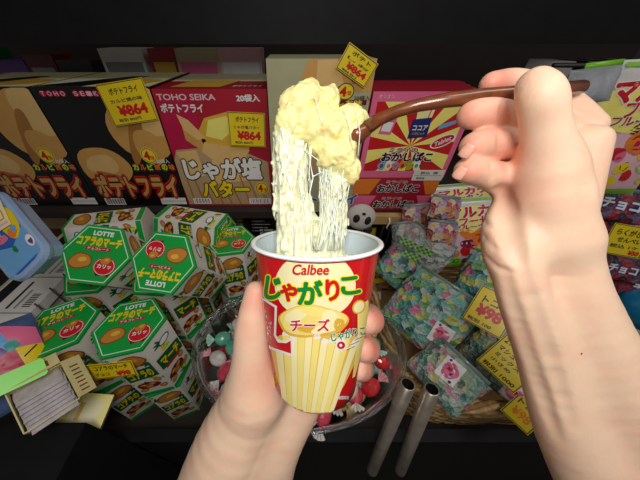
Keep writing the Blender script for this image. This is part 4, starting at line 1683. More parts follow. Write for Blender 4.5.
TEAL = contents('sweets_teal', [(50, 136, 134), (96, 176, 164), (200, 200, 90), (210, 104, 144), (40, 96, 100), (120, 184, 172), (180, 200, 194), (110, 170, 90)], 78, fleck=0.38)
TEAL2 = contents('sweets_mint', [(80, 140, 130), (140, 180, 160), (210, 200, 120), (200, 140, 150), (90, 110, 100), (160, 180, 150), (190, 200, 190)], 84)
MIXED = contents('sweets_mixed', [(190, 60, 80), (220, 170, 120), (160, 120, 170), (230, 200, 160), (120, 60, 60), (210, 130, 60), (190, 160, 190)], 75)
REDS = contents('sweets_red', [(150, 24, 40), (190, 40, 60), (60, 20, 40), (120, 90, 130), (170, 30, 50), (40, 30, 60)], 60, fleck=0.15)
GREYS = contents('sweets_clear', [(150, 156, 150), (180, 186, 182), (110, 120, 116), (190, 150, 150), (120, 150, 140), (200, 200, 190)], 80)
seal_film = mat('seal_film', (130, 150, 146), 0.2, 0.1, 80, coat=0.5, bump=0.6, bscale=120)


def sweet_bag(label, c, n, w, h, t, mt, seed, roll=0.0, card=None, header=None, group='bags of wrapped sweets in the wicker basket', name='sweets_bag', cat='bag'):
    m = MB()
    hg = pillow(m, w, h, t, mt, seed)
    # gathered seal strip along the top
    m.box((0, h / 2 + 0.003, 0), (w * 0.90, 0.007, 0.0012), seal_film)
    M = frame(c, n, roll)
    o = m.build(name, smooth=True)
    o.matrix_world = M
    tag(o, label, cat, group)
    if card:
        cx, cy, cw, chh, rot = card
        m2 = MB()
        A = bag_art(m2, hg, w, h)
        cs, sn = math.cos(rot), math.sin(rot)

        def quad(a, b, x0=0, y0=0):
            return [(cx + x * cs - y * sn, cy + x * sn + y * cs) for x, y in ((x0 - a, y0 - b), (x0 + a, y0 - b), (x0 + a, y0 + b), (x0 - a, y0 + b))]
        A.poly(quad(cw / 2, chh / 2), 'white', 1)
        A.ell(cx, cy, cw * 0.38, chh * 0.36, 'pink', 2, rot=rot, wob=0.06, seed=seed)
        A.ell(cx - cw * 0.1, cy + chh * 0.05, cw * 0.16, chh * 0.12, 'magenta', 2.6, rot=rot)
        A.ell(cx + cw * 0.16, cy - chh * 0.10, cw * 0.08, chh * 0.07, 'purple', 3, rot=rot)
        A.ell(cx - cw * 0.32, cy + chh * 0.36, cw * 0.07, chh * 0.06, 'blue', 3, rot=rot)
        A.ell(cx + cw * 0.34, cy - chh * 0.36, cw * 0.07, chh * 0.06, 'navy', 3, rot=rot)
        c2 = m2.build('insert_card', o)
        c2['label'] = 'white insert card with a pink picture'
    return o


def towards(c, up=0.4):
    """a normal between the way to the eye and straight up"""
    v = (EYE - c).normalized()
    return v + Vector((0, 0, up))


# wicker basket
straw = mat('straw', (204, 168, 112), 0.7, 0.25, 140, bump=0.5, bscale=400)
straw2 = mat('straw_dark', (166, 126, 76), 0.75, 0.25, 140, bump=0.5, bscale=400)
BX0, BX1, BY0, BY1, BZ0, BZ1 = 0.205, 0.72, 0.128, 0.520, 0.8505, 0.990
basket = thing('wicker_basket', 'straw coloured wicker basket full of teal sweets bags', 'basket', ((BX0 + BX1) / 2, (BY0 + BY1) / 2, BZ0))


def loop(z, grow, n=120):
    pts = []
    cx, cy = (BX0 + BX1) / 2, (BY0 + BY1) / 2
    a, b = (BX1 - BX0) / 2 + grow, (BY1 - BY0) / 2 + grow
    for k in range(n):
        w = 2 * math.pi * k / n
        c, s = math.cos(w), math.sin(w)
        e = 2 / 5.0
        pts.append(Vector((cx + a * math.copysign(abs(c) ** e, c), cy + b * math.copysign(abs(s) ** e, s), z)))
    return pts


m = MB()
for r in range(14):
    z = BZ0 + 0.006 + r * 0.0098
    base = loop(z, -0.012 + 0.0006 * r)
    cx, cy = (BX0 + BX1) / 2, (BY0 + BY1) / 2
    pts = []
    for k, p in enumerate(base):
        d = Vector((p.x - cx, p.y - cy, 0)).normalized()
        pts.append(p + d * (0.0028 * (-1) ** (k // 2 + r)))
    m.tube(pts + pts[:1], 0.0046, straw if r % 3 else straw2, 6, cap=False)
part(m, 'woven_side', basket, smooth=True)
m = MB()
base = loop(BZ1 + 0.004, -0.002, 360)
for s in range(5):
    pts = []
    for k, p in enumerate(base):
        d = Vector((p.x - cx, p.y - cy, 0)).normalized()
        w = k * 0.22 + s * 2 * math.pi / 5
        pts.append(p + d * (0.0085 * math.cos(w)) + Vector((0, 0, 0.0085 * math.sin(w) + 0.002 * math.sin(k * 1.7 + s))))
    m.tube(pts + pts[:1], 0.0046, (straw, straw2, straw, straw, straw2)[s], 6, cap=False)
part(m, 'braided_rim', basket, smooth=True)
part(MB().box((cx, cy, BZ0 + 0.003), (BX1 - BX0 - 0.05, BY1 - BY0 - 0.05, 0.006), straw2), 'base', basket)


def at_z(px, py, z):
    return on_z(px, py, z)


BAGS = [
    ('large teal sweets bag with an insert card, nearest the silver pipes', 428, 312, 1.066, 0.142, 0.140, 0.040, TEAL, 1, -0.10, (0.040, -0.022, 0.034, 0.040, 0.1)),
    ('teal sweets bag behind the raised wrist, reaching the basket middle', 497, 292, 1.085, 0.150, 0.140, 0.050, TEAL, 2, 0.20, None),
    ('mint sweets bag with a yellow card, in front of the forearm', 508, 362, 1.040, 0.130, 0.112, 0.050, TEAL2, 3, 0.05, (0.035, -0.036, 0.032, 0.030, 0.1)),
    ('small teal sweets bag with an insert card by the front straw rim', 445, 375, 1.040, 0.100, 0.080, 0.036, TEAL2, 4, -0.06, (0.000, 0.010, 0.032, 0.040, 0.15)),
    ('teal sweets bag leaning on the left side of the wicker basket', 396, 266, 1.075, 0.075, 0.085, 0.030, TEAL, 5, -0.35, None),
    ('clear bag of sweets with lime check stickers below the dark rails', 420, 252, 1.105, 0.120, 0.100, 0.040, GREYS, 6, -0.25, None),
    ('teal sweets bag half covered between the two insert card bags', 470, 340, 0.975, 0.120, 0.110, 0.035, TEAL, 8, 0.30, None),
    ('sweets bag in the basket corner under the forearm', 580, 350, 1.050, 0.150, 0.150, 0.050, TEAL, 7, 0.15, None),
]
for lab, px, py, z, w, h, t, mt, sd, roll, card in BAGS:
    c = at_z(px, py, z)
    sweet_bag(lab, c, towards(c, 0.15), w, h, t, mt, sd, roll, card)
# lime check stickers
for k, (px, py) in enumerate(((408, 243), (424, 251), (412, 256))):
    m = MB()
    m.box((0, 0, 0), (0.034, 0.014, 0.001), ink('lime'))
    A = Art(m, lambda x, y, l: Vector((x, y, 0.0006 + 0.0003 * l)))
    for i in range(6):
        for j in range(3):
            if (i + j) % 2:
                A.rect(-0.017 + i * 0.00567, -0.007 + j * 0.00467, -0.017 + (i + 1) * 0.00567, -0.007 + (j + 1) * 0.00467, 'darkgreen', 1)
    c = at_z(px, py, 1.135)
    o = m.build('check_sticker')
    o.matrix_world = frame(c, towards(c, 0.15), -0.15 + 0.1 * k)
    tag(o, ('lime checked sticker on the clear bag, leftmost of three', 'lime checked sticker on the clear bag, rightmost of three', 'lime checked sticker on the clear bag, lowest of three')[k], 'sticker', 'lime checked stickers')

# ------------------------------------------------------------------ gum bags with red lettering
GUM = 'gum bags with red lettering'
gum_white = mat('gum_bag_white', (214, 210, 204), 0.3, 0.08, 60, coat=0.4)


def gum_bag(label, c, n, w, h, t, seed, roll=0.0, hole=True):
    m = MB()
    hg = pillow(m, w, h, t, gum_white, seed)
    A = bag_art(m, hg, w, h)
    A.rect(-w / 2 + .002, -h / 2 + .004, w / 2 - .002, h * 0.02, 'palepink', 0.4)
    rr = random.Random(seed)
    for i in range(34):
        x, y = rr.uniform(-0.46, 0.46) * w, rr.uniform(-0.44, 0.06) * h
        r = rr.uniform(0.05, 0.10) * w
        A.ell(x, y, r, r * 0.85, ('red', 'orange', 'lime', 'purple', 'pink', 'cardyellow', 'palepink', 'maroon', 'white')[rr.randrange(9)], 1 + 0.03 * i, rot=rr.uniform(0, 3), n=14, wob=0.05, seed=i)
    A.ell(0.12 * w, -0.05 * h, 0.17 * w, 0.14 * w, 'orange', 2.2)
    A.ell(0.12 * w, -0.05 * h, 0.13 * w, 0.10 * w, 'red', 2.4)
    A.ell(0.14 * w, 0.04 * h, 0.05 * w, 0.03 * w, 'darkgreen', 2.6)
    A.ell(-0.02 * w, 0.20 * h, 0.48 * w, 0.19 * h, 'lemon', 1.4, n=30)
    A.label('マルカワ', 0, 0.31 * h, 0.80 * w, 0.14 * h, 'red', layer=3.4, bold=0.06, edge='white', edge_bold=0.11, rot=0.06)
    A.label('フーセン', 0.04 * w, 0.185 * h, 0.56 * w, 0.10 * h, 'red', layer=3.4, bold=0.05, edge='white', edge_bold=0.10, rot=0.06)
    A.label('フルーツガム', 0.02 * w, 0.10 * h, 0.66 * w, 0.065 * h, 'crimson', layer=3.4, bold=0.04, edge='white', edge_bold=0.10)
    A.rect(-w / 2 + .002, -h / 2 + .002, w / 2 - .002, -h * 0.44, 'lime', 2.8)
    A.rect(-0.40 * w, h * 0.455, 0.40 * w, h * 0.485, 'lime', 2.8)
    A.ell(-0.25 * w, -0.40 * h, 0.10 * w, 0.05 * h, 'neon', 3)
    A.label('25', -0.25 * w, -0.40 * h, 0.10 * w, 0.05 * h, 'darkgreen', layer=3.3, bold=0.04)
    o = m.build('gum_bag', smooth=True)
    o.matrix_world = frame(c, n, roll)
    return tag(o, label, 'bag', GUM)


c = on_y(470, 232, 0.46)
gum_bag('gum bag with red lettering standing at the heel of the raised hand', c, (-0.05, -1, 0.55), 0.155, 0.170, 0.035, 11, 0.10)
c = on_y(464, 212, 0.49)
gum_bag('gum bag with red lettering tucked behind the one by the raised hand', c + Vector((0, 0.022, 0.004)), (-0.05, -1, 0.65), 0.140, 0.110, 0.024, 12, 0.10)
c = on_y(624, 134, 0.47)
gum_bag('largest gum bag, hanging at the right of the raised hand', c, (-0.15, -1, 0.20), 0.150, 0.230, 0.035, 13, 0.06)
# clear header bag in front of the largest gum bag
c = on_y(590, 86, 0.440)
m = MB()
pillow(m, 0.070, 0.048, 0.014, film('header_film', (205, 210, 216), gloss=0.20, rough=0.15, body=0.32), 31)
m.box((0.008, 0.027, 0), (0.05, 0.008, 0.001), ink('lime'))
o = m.build('clear_bag', smooth=True)
o.matrix_world = frame(c, (-0.1, -1, 0.25), 0.12)
tag(o, 'cloudy clear bag top just right of the fork handle end', 'bag')

c = on_y(588, 136, 0.535)
sweet_bag('clear bag of orange and green sweets between raised hand and gum bag', c, (-0.1, -1, 0.25), 0.12, 0.20, 0.03, contents('sweets_orange', [(170, 170, 176), (200, 120, 60), (150, 156, 160), (90, 130, 60), (190, 90, 60), (190, 192, 196)], 60), 19, 0.05, None, group=None)
# mixed clutter packs under the pale strip
CL = 'small sweets packs under the pale strip'
for k, (px, py, y, w, h, mt, lab) in enumerate((
        (420, 220, 0.49, 0.090, 0.070, MIXED, 'mixed sweets pack just right of the dark rails'), (444, 210, 0.47, 0.070, 0.055, MIXED, 'mixed sweets pack tucked right under the pale strip'),
        (404, 236, 0.46, 0.060, 0.060, GREYS, 'greyish sweets pack against the dark rails'), (441, 236, 0.43, 0.070, 0.060, MIXED, 'mixed sweets pack left of the gum bags'))):
    c = on_y(px, py, y)
    sweet_bag(lab, c, (-0.05, -1, 0.6), w, h, 0.03, mt, 40 + k, 0.1 * (-1) ** k, None, group=CL)

# red packs low on the right, price card and blue balloon
RG = 'red sweets packs right of the forearm'
for k, (px, py, y, w, h, lab) in enumerate(((612, 205, 0.46, 0.16, 0.07, 'dark red sweets pack, topmost right of the forearm'), (640, 228, 0.44, 0.17, 0.08, 'red sweets pack behind the pale green price card'),
                                            (614, 268, 0.40, 0.13, 0.06, 'red sweets pack under the pale green price card'), (640, 288, 0.38, 0.15, 0.06, 'red sweets pack above the blue balloon'))):
    c = on_y(px, py, y)
    o = sweet_bag(lab, c, (-0.1, -1, 0.55), w, h, 0.03, REDS, 50 + k, -0.15, None, group=RG)
    m2 = MB()
    A = Art(m2, lambda x, y_, l: Vector((x, y_, 0.0165 + 0.0004 * l)))
    A.label('チョコ', 0.0, 0.002, w * 0.5, h * 0.3, 'white', layer=1, bold=0.04, edge='blue', edge_bold=0.1)
    m2.build('lettering', o)
price_card('pale green price card among the red packs', on_y(627, 241, 0.385), (-0.1, -1, 0.45), 0.082, 0.066,
           [('らくがき', -0.05, 0.26, 0.6, 0.2, 'black'), ('せんべい', 0.05, 0.02, 0.6, 0.15, 'black'), ('税込 1ケ', 0.0, -0.2, 0.7, 0.12, 'darkgrey'), ('¥50', 0.3, -0.36, 0.25, 0.14, 'red')], -0.12)
c = on_y(648, 310, 0.30)
m = MB()
prof = [(0.0005, -0.05)] + [(0.05 * math.sin(math.pi * k / 16) * (1 - 0.12 * (k / 16)), -0.05 * math.cos(math.pi * k / 16)) for k in range(1, 16)] + [(0.002, 0.052)]
m.lathe(prof, mat('balloon_blue', (30, 130, 180), 0.25, 0.05, 30, coat=0.5), 32)
o = m.build('balloon', smooth=True)
o.location = c
o.rotation_euler = (0.5, 0.4, 0)
tag(o, 'shiny blue balloon at the right edge beside the forearm', 'balloon')
# hanging rail for the bags on the right
m = MB()
a0, a1 = on_y(560, 66, 0.545), on_y(760, 66, 0.545)
m.tube([Vector((a0.x, 0.56, a0.z)), Vector((1.24, 0.56, a0.z))], 0.004, wire_mat, 8)
m.tube([Vector((1.24, 0.56, a0.z)), Vector((1.24, 0.60, a0.z))], 0.004, wire_mat, 8)
tag(m.build('hanging_rail', smooth=True), 'thin metal rail the gum bags hang from', 'rail')

# price cards in the basket
for lab, px, py, z, w, h, lines, roll in (
        ('yellow price card on the teal bag beside the raised wrist', 491, 311, 1.125, 0.060, 0.072, [('トコ', -0.1, 0.2, 0.4, 0.18, 'black'), ('¥98', 0.0, -0.08, 0.6, 0.28, 'red'), ('税別 100', -0.1, -0.38, 0.6, 0.09, 'black')], 0.15),
        ('yellow price card with black notes beside the forearm', 511, 362, 1.075, 0.062, 0.074, [('29コ入', -0.12, 0.34, 0.6, 0.16, 'black'), ('マシュマロ', -0.05, 0.12, 0.7, 0.11, 'black'), ('ミックス', -0.05, -0.05, 0.6, 0.10, 'black'), ('小さめ', -0.1, -0.2, 0.5, 0.08, 'darkgrey'), ('税別 1000', 0, -0.38, 0.8, 0.10, 'black')], 0.05),
        ('yellow price card hanging over the straw rim by the forearm', 525, 412, 1.030, 0.040, 0.050, [('トコ', -0.1, 0.2, 0.5, 0.2, 'black'), ('¥98', 0, -0.15, 0.6, 0.28, 'orange')], 0.20)):
    c = at_z(px, py, z)
    price_card(lab, c, towards(c, 0.1), w, h, lines, roll)

# ------------------------------------------------------------------ silver pipes at the front of the basket
pipe_mat = mat('brushed_steel', (176, 164, 150), 0.32, 0.15, 60, metal=0.75)
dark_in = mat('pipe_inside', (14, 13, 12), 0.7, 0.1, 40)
for k, (px, py, qx, qy, lab) in enumerate(((408, 384, 372, 470, 'silver metal pipe next to the clear tub'), (432, 389, 400, 470, 'silver metal pipe next to the straw rim'))):
    a, b = C(px, py, 0.335), C(qx, qy, 0.46)
    d = (b - a).normalized()
    m = MB()
    # open pipe: outside wall, lip, inside wall
    u = d.orthogonal().normalized()
    v = d.cross(u)
    M = Matrix(((u.x, v.x, d.x, a.x), (u.y, v.y, d.y, a.y), (u.z, v.z, d.z, a.z), (0, 0, 0, 1)))
    ln = (b - a).length
    m.lathe([(0.0080, 0.0), (0.0100, 0.0), (0.0100, ln)], pipe_mat, 28, M)
    m.lathe([(0.0080, 0.0), (0.0080, 0.08), (0.0002, 0.08)], dark_in, 28, M)
    tag(m.build('metal_pipe', smooth=True), lab, 'pipe', 'silver pipes in front of the basket')

# ------------------------------------------------------------------ dark rails, panda pouch and cards behind the cup
m = MB()
for px, dx in ((404, 0.0), (396, 0.0), (388, 0.0)):
    p = on_y(px, 212, 0.50)
    m.tube([Vector((p.x, 0.50, 1.122)), Vector((p.x, 0.50, ZB + 0.002))], 0.0042, black_metal, 8)
for z in (1.02, 0.93, 0.86):
    a0, a1 = on_y(404, 212, 0.50), on_y(388, 212, 0.50)
    m.tube([Vector((a0.x, 0.50, z)), Vector((a1.x, 0.50, z))], 0.003, black_metal, 6)
tag(m.build('rack_rails', smooth=True), 'three black rack rails running down between cup and sweets bags', 'rack')
c = on_y(361, 217, 0.50)
pan = thing('panda_pouch', 'round white panda faced pouch hanging behind the cup rim', 'pouch', M=frame(c, (0, -1, 0.35), math.pi * 0.94))
fur_w = mat('panda_white', (206, 200, 190), 0.7, 0.05, 90, bump=0.4, bscale=300)
fur_b = mat('panda_black', (22, 20, 20), 0.7, 0.1, 90, bump=0.4, bscale=300)


def ball(m, c, r, mt, n=20):
    prof = [(max(0.0003, math.sin(math.pi * k / 12)), -math.cos(math.pi * k / 12)) for k in range(13)]
    M = Matrix.Translation(c) @ Matrix.Diagonal((r[0], r[1], r[2], 1))
    m.lathe(prof, mt, n, M)
    return m


ball(MB(), (0, 0, 0), (0.038, 0.034, 0.016), fur_w).build('head', pan, smooth=True)
for s in (-1, 1):
    ball(MB(), (s * 0.027, 0.029, 0), (0.012, 0.012, 0.007), fur_b).build('ear', pan, smooth=True)
    ball(MB(), (s * 0.014, 0.003, 0.013), (0.009, 0.011, 0.005), fur_b).build('eye_patch', pan, smooth=True)
ball(MB(), (0, -0.012, 0.0155), (0.005, 0.0035, 0.003), fur_b).build('nose', pan, smooth=True)
price_card('small yellow price card under the panda pouch', on_y(366, 233, 0.535), (0, -1, 0.4), 0.055, 0.034, [('パンダ', -0.1, 0.15, 0.6, 0.3, 'black'), ('¥98', 0.15, -0.22, 0.5, 0.3, 'darkgrey')], -0.05)
price_card('small yellow price card behind the cup, right of its red side', on_y(378, 278, 0.46), (0, -1, 0.5), 0.045, 0.035, [('あめ', 0, 0.1, 0.6, 0.3, 'black')], 0.1)
m = MB()
m.box((0, 0, 0), (0.040, 0.024, 0.001), ink('white'))
A = Art(m, lambda x, y, l: Vector((x, y, 0.0006 + 0.0003 * l)))
A.ell(-0.008, 0, 0.008, 0.008, 'pink', 1, wob=0.08)
A.ell(0.009, -0.002, 0.005, 0.006, 'navy', 1, wob=0.08)
o = m.build('picture_card')
o.matrix_world = frame(on_y(374, 296, 0.42), (0, -1, 0.6), 0.1)
tag(o, 'small white picture card right of the cup, above the fingertips', 'card')
# hanger strip that carries panda and cards
m = MB()
p0 = on_y(372, 205, 0.575)
m.tube([Vector((p0.x, 0.575, 1.128)), Vector((p0.x, 0.575, ZB + 0.001))], 0.005, black_metal, 8)
m.tube([Vector((p0.x - 0.06, 0.575, 1.09)), Vector((p0.x + 0.04, 0.575, 1.09))], 0.003, black_metal, 8)
tag(m.build('hook_stand', smooth=True), 'thin black stand behind the cup that holds the panda pouch', 'stand')

# ------------------------------------------------------------------ wire grid and boxes in the shade under the cartons
m = MB()
gy = 0.600
for i in range(34):
    x = -0.60 + i * 0.030
    m.tube([Vector((x, gy, ZB)), Vector((x, gy, 1.128))], 0.0014, wire_mat, 5)
for i in range(8):
    z = ZB + 0.03 + i * 0.036
    m.tube([Vector((-0.61, gy - 0.003, z)), Vector((0.40, gy - 0.003, z))], 0.0014, wire_mat, 5)
tag(m.build('wire_grid', smooth=True), 'wire grid panel under the cartons, behind the biscuit boxes', 'grid')
for k, (px, w, ink_, txt, word) in enumerate(((214, 0.055, 'beige', '菓子', 'beige carton with small print behind the wire grid'), (236, 0.045, 'tan', '飴', 'tan carton behind the wire grid, beside the black one'),
                                              (262, 0.09, 'black', 'チョコレート', 'black carton with white print behind the wire grid'), (294, 0.075, 'darkgrey', 'キャンディ', 'charcoal carton behind the wire grid, right of the black one'))):
    p = on_y(px, 225, 0.62)
    m = MB()
    m.box((0, 0.04, 0.125), (w - 0.003, 0.08, 0.25), ink(ink_))
    A = Art(m, lambda X, Z, l: Vector((X, -0.0004 * l, Z)))
    for j in range(6):
        A.rect(-w * 0.36, 0.222 - j * 0.013, w * (0.30 - 0.1 * (j % 3)), 0.225 - j * 0.013, 'white' if ink_ in ('black', 'darkgrey') else 'brown', 1)
    A.label(txt, 0, 0.235, w * 0.6, 0.012, 'white' if ink_ in ('black', 'darkgrey') else 'brown', layer=1)
    A.rect(-w * 0.1, 0.13, w * 0.42, 0.165, 'white', 1.5)
    tag(m.build('shaded_carton', loc=(p.x, 0.62, ZB)), word, 'box', 'cartons behind the wire grid')

# ------------------------------------------------------------------ left edge: wire side with white cartons, tub, pouch, silver packs
m = MB()
sx = -0.452
for i in range(12):
    y = 0.15 + i * 0.036
    m.tube([Vector((sx, y, ZB)), Vector((sx - 0.02, y, 1.125))], 0.0016, wire_mat, 5)
for i in range(5):
    z = ZB + 0.04 + i * 0.052
    m.tube([Vector((sx - 0.02 * (z - ZB) / 0.3, 0.13, z)), Vector((sx - 0.02 * (z - ZB) / 0.3, 0.56, z))], 0.0016, wire_mat, 5)
tag(m.build('wire_grid', smooth=True), 'wire side panel left of the biscuit boxes', 'grid')
WC = 'white cartons behind the wire side'
for k in range(4):
    m = MB()
    m.box((-0.055, 0.0, 0.13), (0.110, 0.082, 0.26), ink('white'))
    A = Art(m, lambda a, b, l: Vector((0.0004 * l, a, b)))
    T = Art(m, lambda a, b, l: Vector((a, b, 0.26 + 0.0004 * l)))
    A.rect(-0.036, 0.20, 0.036, 0.206, 'black', 1)
    A.rect(-0.030, 0.17, 0.010, 0.176, 'darkgrey', 1)
    A.rect(-0.030, 0.15, 0.026, 0.153, 'red', 1)
    T.rect(-0.10, -0.036, -0.075, 0.036, 'black', 1)
    T.rect(-0.055, -0.034, -0.050, 0.030, 'black', 1)
    T.rect(-0.040, -0.034, -0.036, 0.010, 'grey', 1)
    for j in range(8):
        T.rect(-0.028, -0.03 + j * 0.004, -0.012, -0.028 + j * 0.004, 'black', 1)
    T.rect(-0.110, -0.04, -0.104, 0.04, 'beige' if k % 2 else 'tan', 1.5)
    o = m.build('white_carton', loc=(sx - 0.030, 0.205 + 0.086 * k, ZB))
    tag(o, ('white carton with black bars, nearest along the wire side', 'white carton with black bars, second along the wire side', 'white carton with black bars, third along the wire side', 'white carton with black bars, farthest along the wire side')[k], 'box', WC)
for lab, px, py, y, w, h, k_ in (('grey brown carton below the black cartons at the left', 52, 214, 0.60, 0.12, 0.27, 'tan'), ('ochre carton below the black cartons at the left', 20, 216, 0.60, 0.10, 0.265, 'gold'), ('maroon carton below the black cartons at the left', 84, 214, 0.60, 0.09, 0.27, 'maroon')):
    p = on_y(px, py, y + 0.02)
    m = MB()
    m.box((0, 0.04, h / 2), (w * 0.9, 0.08, h), ink(k_))
    A = Art(m, lambda X, Z, l: Vector((X, -0.0004 * l, Z)))
    A.rect(-w * 0.35, h * 0.5, w * 0.35, h * 0.62, 'brown' if k_ != 'maroon' else 'crimson', 1)
    tag(m.build('shaded_carton', loc=(p.x - 0.02, y + 0.02, ZB)), lab, 'box', 'cartons below the black cartons')

# blue lidded tub
c = C(4, 234, 0.335)
n_ = (EYE - c).normalized() + Vector((0.35, 0.1, 0.35))
end = C(32, 269, 0.335)
ey = (C(-24, 200, 0.352) - end).normalized()
ex = C(47, 255, 0.335) - C(17, 283, 0.335)
ex = (ex - ey * ex.dot(ey)).normalized()
ez = ex.cross(ey)
c = end + ey * 0.068
tubM = Matrix(((ex.x, ey.x, ez.x, c.x), (ex.y, ey.y, ez.y, c.y), (ex.z, ey.z, ez.z, c.z), (0, 0, 0, 1)))
bt = thing('blue_tub', 'pale blue plastic tub with a bright picture lid at the left edge', 'tub', M=tubM)
blue_pl = mat('tub_blue', (150, 176, 214), 0.25, 0.05, 30, coat=0.4)
lid_blue = mat('tub_lid_print', (70, 120, 190), 0.25, 0.08, 30, coat=0.4)


def rrect(w, h, r, z, n=6):
    pts = []
    for cx_, cy_, a0 in ((w / 2 - r, h / 2 - r, 0), (-w / 2 + r, h / 2 - r, 90), (-w / 2 + r, -h / 2 + r, 180), (w / 2 - r, -h / 2 + r, 270)):
        for k in range(n + 1):
            a = math.radians(a0 + 90 * k / n)
            pts.append(Vector((cx_ + r * math.cos(a), cy_ + r * math.sin(a), z)))
    return pts


def slab(m, sections, mt):
    n = len(sections[0])
    vs = [p for s in sections for p in s]
    fs = []
    for i in range(len(sections) - 1):
        for k in range(n):
            fs.append((i * n + k, i * n + (k + 1) % n, (i + 1) * n + (k + 1) % n, (i + 1) * n + k))
    fs.append(tuple(range(n - 1, -1, -1)))
    fs.append(tuple((len(sections) - 1) * n + k for k in range(n)))
    m.add(vs, fs, mt)
    return m


TW, TH = 0.068, 0.135
slab(MB(), [rrect(TW * 0.86, TH * 0.86, 0.015, -0.034), rrect(TW * 0.95, TH * 0.95, 0.018, -0.012)], blue_pl).build('tub_body', bt, smooth=False)
m = slab(MB(), [rrect(TW, TH, 0.02, -0.012), rrect(TW + 0.004, TH + 0.004, 0.021, -0.006), rrect(TW, TH, 0.02, 0.0), rrect(TW - 0.006, TH - 0.006, 0.018, 0.0015)], blue_pl)
A = Art(m, lambda x, y, l: Vector((x * 0.64, y, 0.0015 + 0.0003 * l)))
A.poly([(p.x / 0.64, p.y) for p in rrect(TW - 0.012, TH - 0.012, 0.016, 0)], 'blue', 1)
A.poly([(-0.044, -0.058), (0.044, -0.058), (0.044, -0.010), (0.0, -0.025), (-0.044, -0.006)], 'sky', 1.4)
A.ell(0.026, 0.010, 0.022, 0.028, 'cardyellow', 2, wob=0.06, seed=1)
A.ell(0.006, 0.026, 0.016, 0.013, 'brown', 2.3, wob=0.06, seed=2)
A.ell(0.016, 0.020, 0.007, 0.006, 'white', 2.6)
A.ell(0.020, -0.008, 0.011, 0.008, 'orange', 2.5, wob=0.1, seed=3)
A.ell(0.028, -0.004, 0.006, 0.006, 'sky', 2.8, wob=0.1, seed=4)
A.ell(-0.006, -0.006, 0.012, 0.006, 'pink', 2.5, wob=0.1, seed=5)
A.ell(0.002, -0.030, 0.005, 0.006, 'green', 2.6, wob=0.1, seed=6)
A.ell(0.040, -0.036, 0.009, 0.010, 'white', 2.4)
A.poly([(0.034, -0.034), (0.046, -0.034), (0.044, -0.040), (0.040, -0.044), (0.036, -0.040)], 'purple', 2.7)
A.label('ラムネ', -0.020, 0.006, 0.034, 0.012, 'crimson', layer=3, bold=0.05, edge='white', edge_bold=0.1, rot=-0.4)
m.build('lid', bt)['label'] = 'lid printed with bright shapes'
m = MB()
m.box((0, 0, 0), (0.020, 0.056, 0.001), ink('cream'))
A = Art(m, lambda x, y, l: Vector((x, y, 0.0006 + 0.0003 * l)))
A.rect(-0.005, 0.006, 0.005, 0.016, 'orange', 1)
A.rect(-0.006, -0.016, 0.006, -0.002, 'orange', 1)
A.rect(-0.0045, -0.0145, 0.0045, -0.0035, 'cream', 1.5)
A.rect(-0.008, -0.024, 0.008, -0.020, 'palepink', 1)
o = m.build('price_sticker')
o.matrix_world = tubM @ Matrix.Translation((0.018, 0.030, 0.0045)) @ Matrix.Rotation(-0.25, 4, 'Z')
tag(o, 'cream sticker with orange squares on the blue tub lid', 'sticker')

# bright triangle pouch, neon flap
c = C(-8, 372, 0.310)
m = MB()
pch = mat('pouch_film', (70, 90, 130), 0.25, 0.15, 60, coat=0.5)
hg = pillow(m, 0.125, 0.135, 0.03, pch, 61)
A = bag_art(m, hg, 0.125, 0.135)
A.poly([(-0.06, 0.065), (-0.02, 0.065), (-0.045, 0.0), (-0.06, 0.01)], 'cardyellow', 1)
A.poly([(-0.02, 0.065), (0.02, 0.065), (0.03, 0.02), (-0.03, 0.01)], 'sky', 1)
A.poly([(0.02, 0.065), (0.06, 0.040), (0.06, 0.010), (0.03, 0.018)], 'pink', 1)
A.poly([(0.03, 0.018), (0.06, 0.010), (0.06, -0.045), (0.034, -0.03)], 'cardyellow', 1)
A.poly([(-0.03, 0.01), (0.03, 0.018), (0.034, -0.03), (-0.02, -0.02)], 'magenta', 0.8)
A.ell(-0.012, 0.018, 0.022, 0.010, 'gold', 2, rot=0.2, wob=0.12, seed=3)
A.poly([(0.008, 0.010), (0.022, 0.018), (0.016, 0.030), (0.004, 0.024)], 'purple', 2.2)
A.poly([(0.024, 0.014), (0.038, 0.020), (0.032, 0.034), (0.020, 0.028)], 'teal', 2.2)
A.line([(0.036, 0.0), (0.052, 0.010)], 0.002, 'black', 2)
o = m.build('pouch', smooth=True)
o.matrix_world = frame(c, towards(c, 0.2), -0.45) @ Matrix.Scale(0.84, 4)
tag(o, 'pouch with yellow, blue and pink triangles at the lower left edge', 'pouch')
c = C(11, 381, 0.288)
m = MB()
slab(m, [rrect(0.060, 0.022, 0.004, -0.002), rrect(0.060, 0.022, 0.004, 0.002)], ink('neon'))
o = m.build('neon_tag')
o.matrix_world = frame(c, towards(c, 0.2), -0.50)
tag(o, 'neon green plastic tag lying on the bright triangle pouch', 'tag')
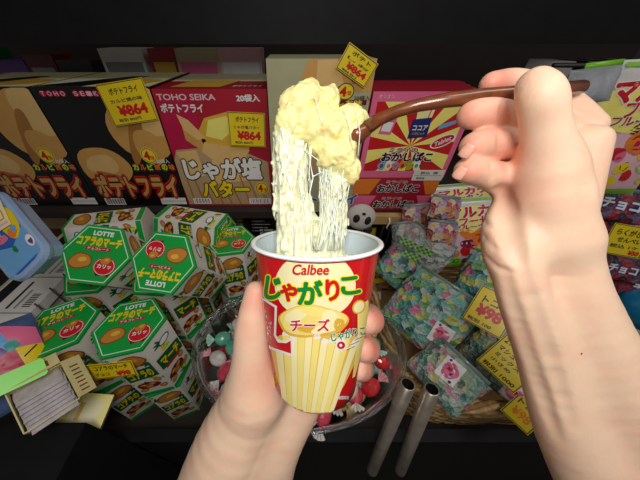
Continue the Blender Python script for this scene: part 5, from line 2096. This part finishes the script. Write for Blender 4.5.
# carton of silver packs with open yellow flaps
c = C(44, 396, 0.300)
cm = frame(c, towards(c, 0.35), -0.42) @ Matrix.Scale(0.66, 4)
sc_ = thing('open_carton', 'open cream carton full of silver foil packs at the lower left', 'carton', M=cm)
cream_b = mat('cream_carton', (214, 200, 140), 0.6, 0.08, 40)
m = MB()
w, h, d = 0.078, 0.080, 0.05
m.box((0, 0, -d), (w, h, 0.002), cream_b)
for s in (-1, 1):
    m.box((s * w / 2, 0, -d / 2), (0.002, h, d), cream_b)
    m.box((0, s * h / 2, -d / 2), (w, 0.002, d), cream_b)
m.build('carton_tray', sc_)
for (px_, py_, rx, ry, ww, hh) in ((0, h / 2 + 0.013, 0.5, 0, w, 0.030), (w / 2 + 0.014, 0, 0, 0.6, 0.034, h)):
    m = MB()
    m.box((0, 0, 0), (ww, hh, 0.0016), cream_b)
    A = Art(m, lambda x, y, l: Vector((x, y, 0.0008 + 0.0003 * l)))
    for j in range(7):
        if ww > hh:
            A.rect(-ww * 0.4 + j * ww * 0.11, -hh * 0.3, -ww * 0.4 + j * ww * 0.11 + 0.004, hh * 0.2, 'brown', 1)
        else:
            A.rect(-ww * 0.25, -hh * 0.4 + j * hh * 0.11, ww * 0.2, -hh * 0.4 + j * hh * 0.11 + 0.003, 'brown', 1)
    o = m.build('flap', sc_)
    o.location = (px_, py_, 0.006)
    o.rotation_euler = (-rx, ry, 0)
foil = mat('silver_foil', (206, 198, 200), 0.3, 0.12, 120, metal=0.15, bump=0.6, bscale=140)
fm = MB()
hg = pillow(fm, 0.068, 0.050, 0.006, foil, 71, n=10, crink=0.3)
fo = None
for k in range(8):
    if fo is None:
        fo = fm.build('foil_pack', smooth=True)
        o = fo
    else:
        o = fo.copy()
        col.objects.link(o)
    o.matrix_world = cm @ Matrix.Translation((0.0015 * (-1) ** k, -0.030 + 0.0082 * k, -0.018)) @ Matrix.Rotation(-0.65, 4, 'X')
    tag(o, 'silver foil pack filed upright in the open cream carton', 'pack', 'silver foil packs in the open carton')
c = C(86, 412, 0.40)
m = MB()
m.box((0, 0, 0), (0.050, 0.062, 0.03), ink('lemon'))
A = Art(m, lambda x, y, l: Vector((x, y, 0.015 + 0.0003 * l)))
A.rect(-0.018, -0.02, 0.018, 0.02, 'cream', 1)
A.rect(-0.012, 0.004, 0.012, 0.010, 'gold', 1.5)
o = m.build('yellow_box')
o.matrix_world = frame(c, towards(c, 0.3), 0.35)
tag(o, 'small lemon yellow box right of the silver packs', 'box')

# stand under the loose goods at the lower left
m = MB()
m.box((-0.47, 0.045, 0.535), (0.34, 0.095, 1.07), black_metal)
tag(m.build('display_stand'), 'black stand under the pouch and the open carton at the lower left', 'stand')
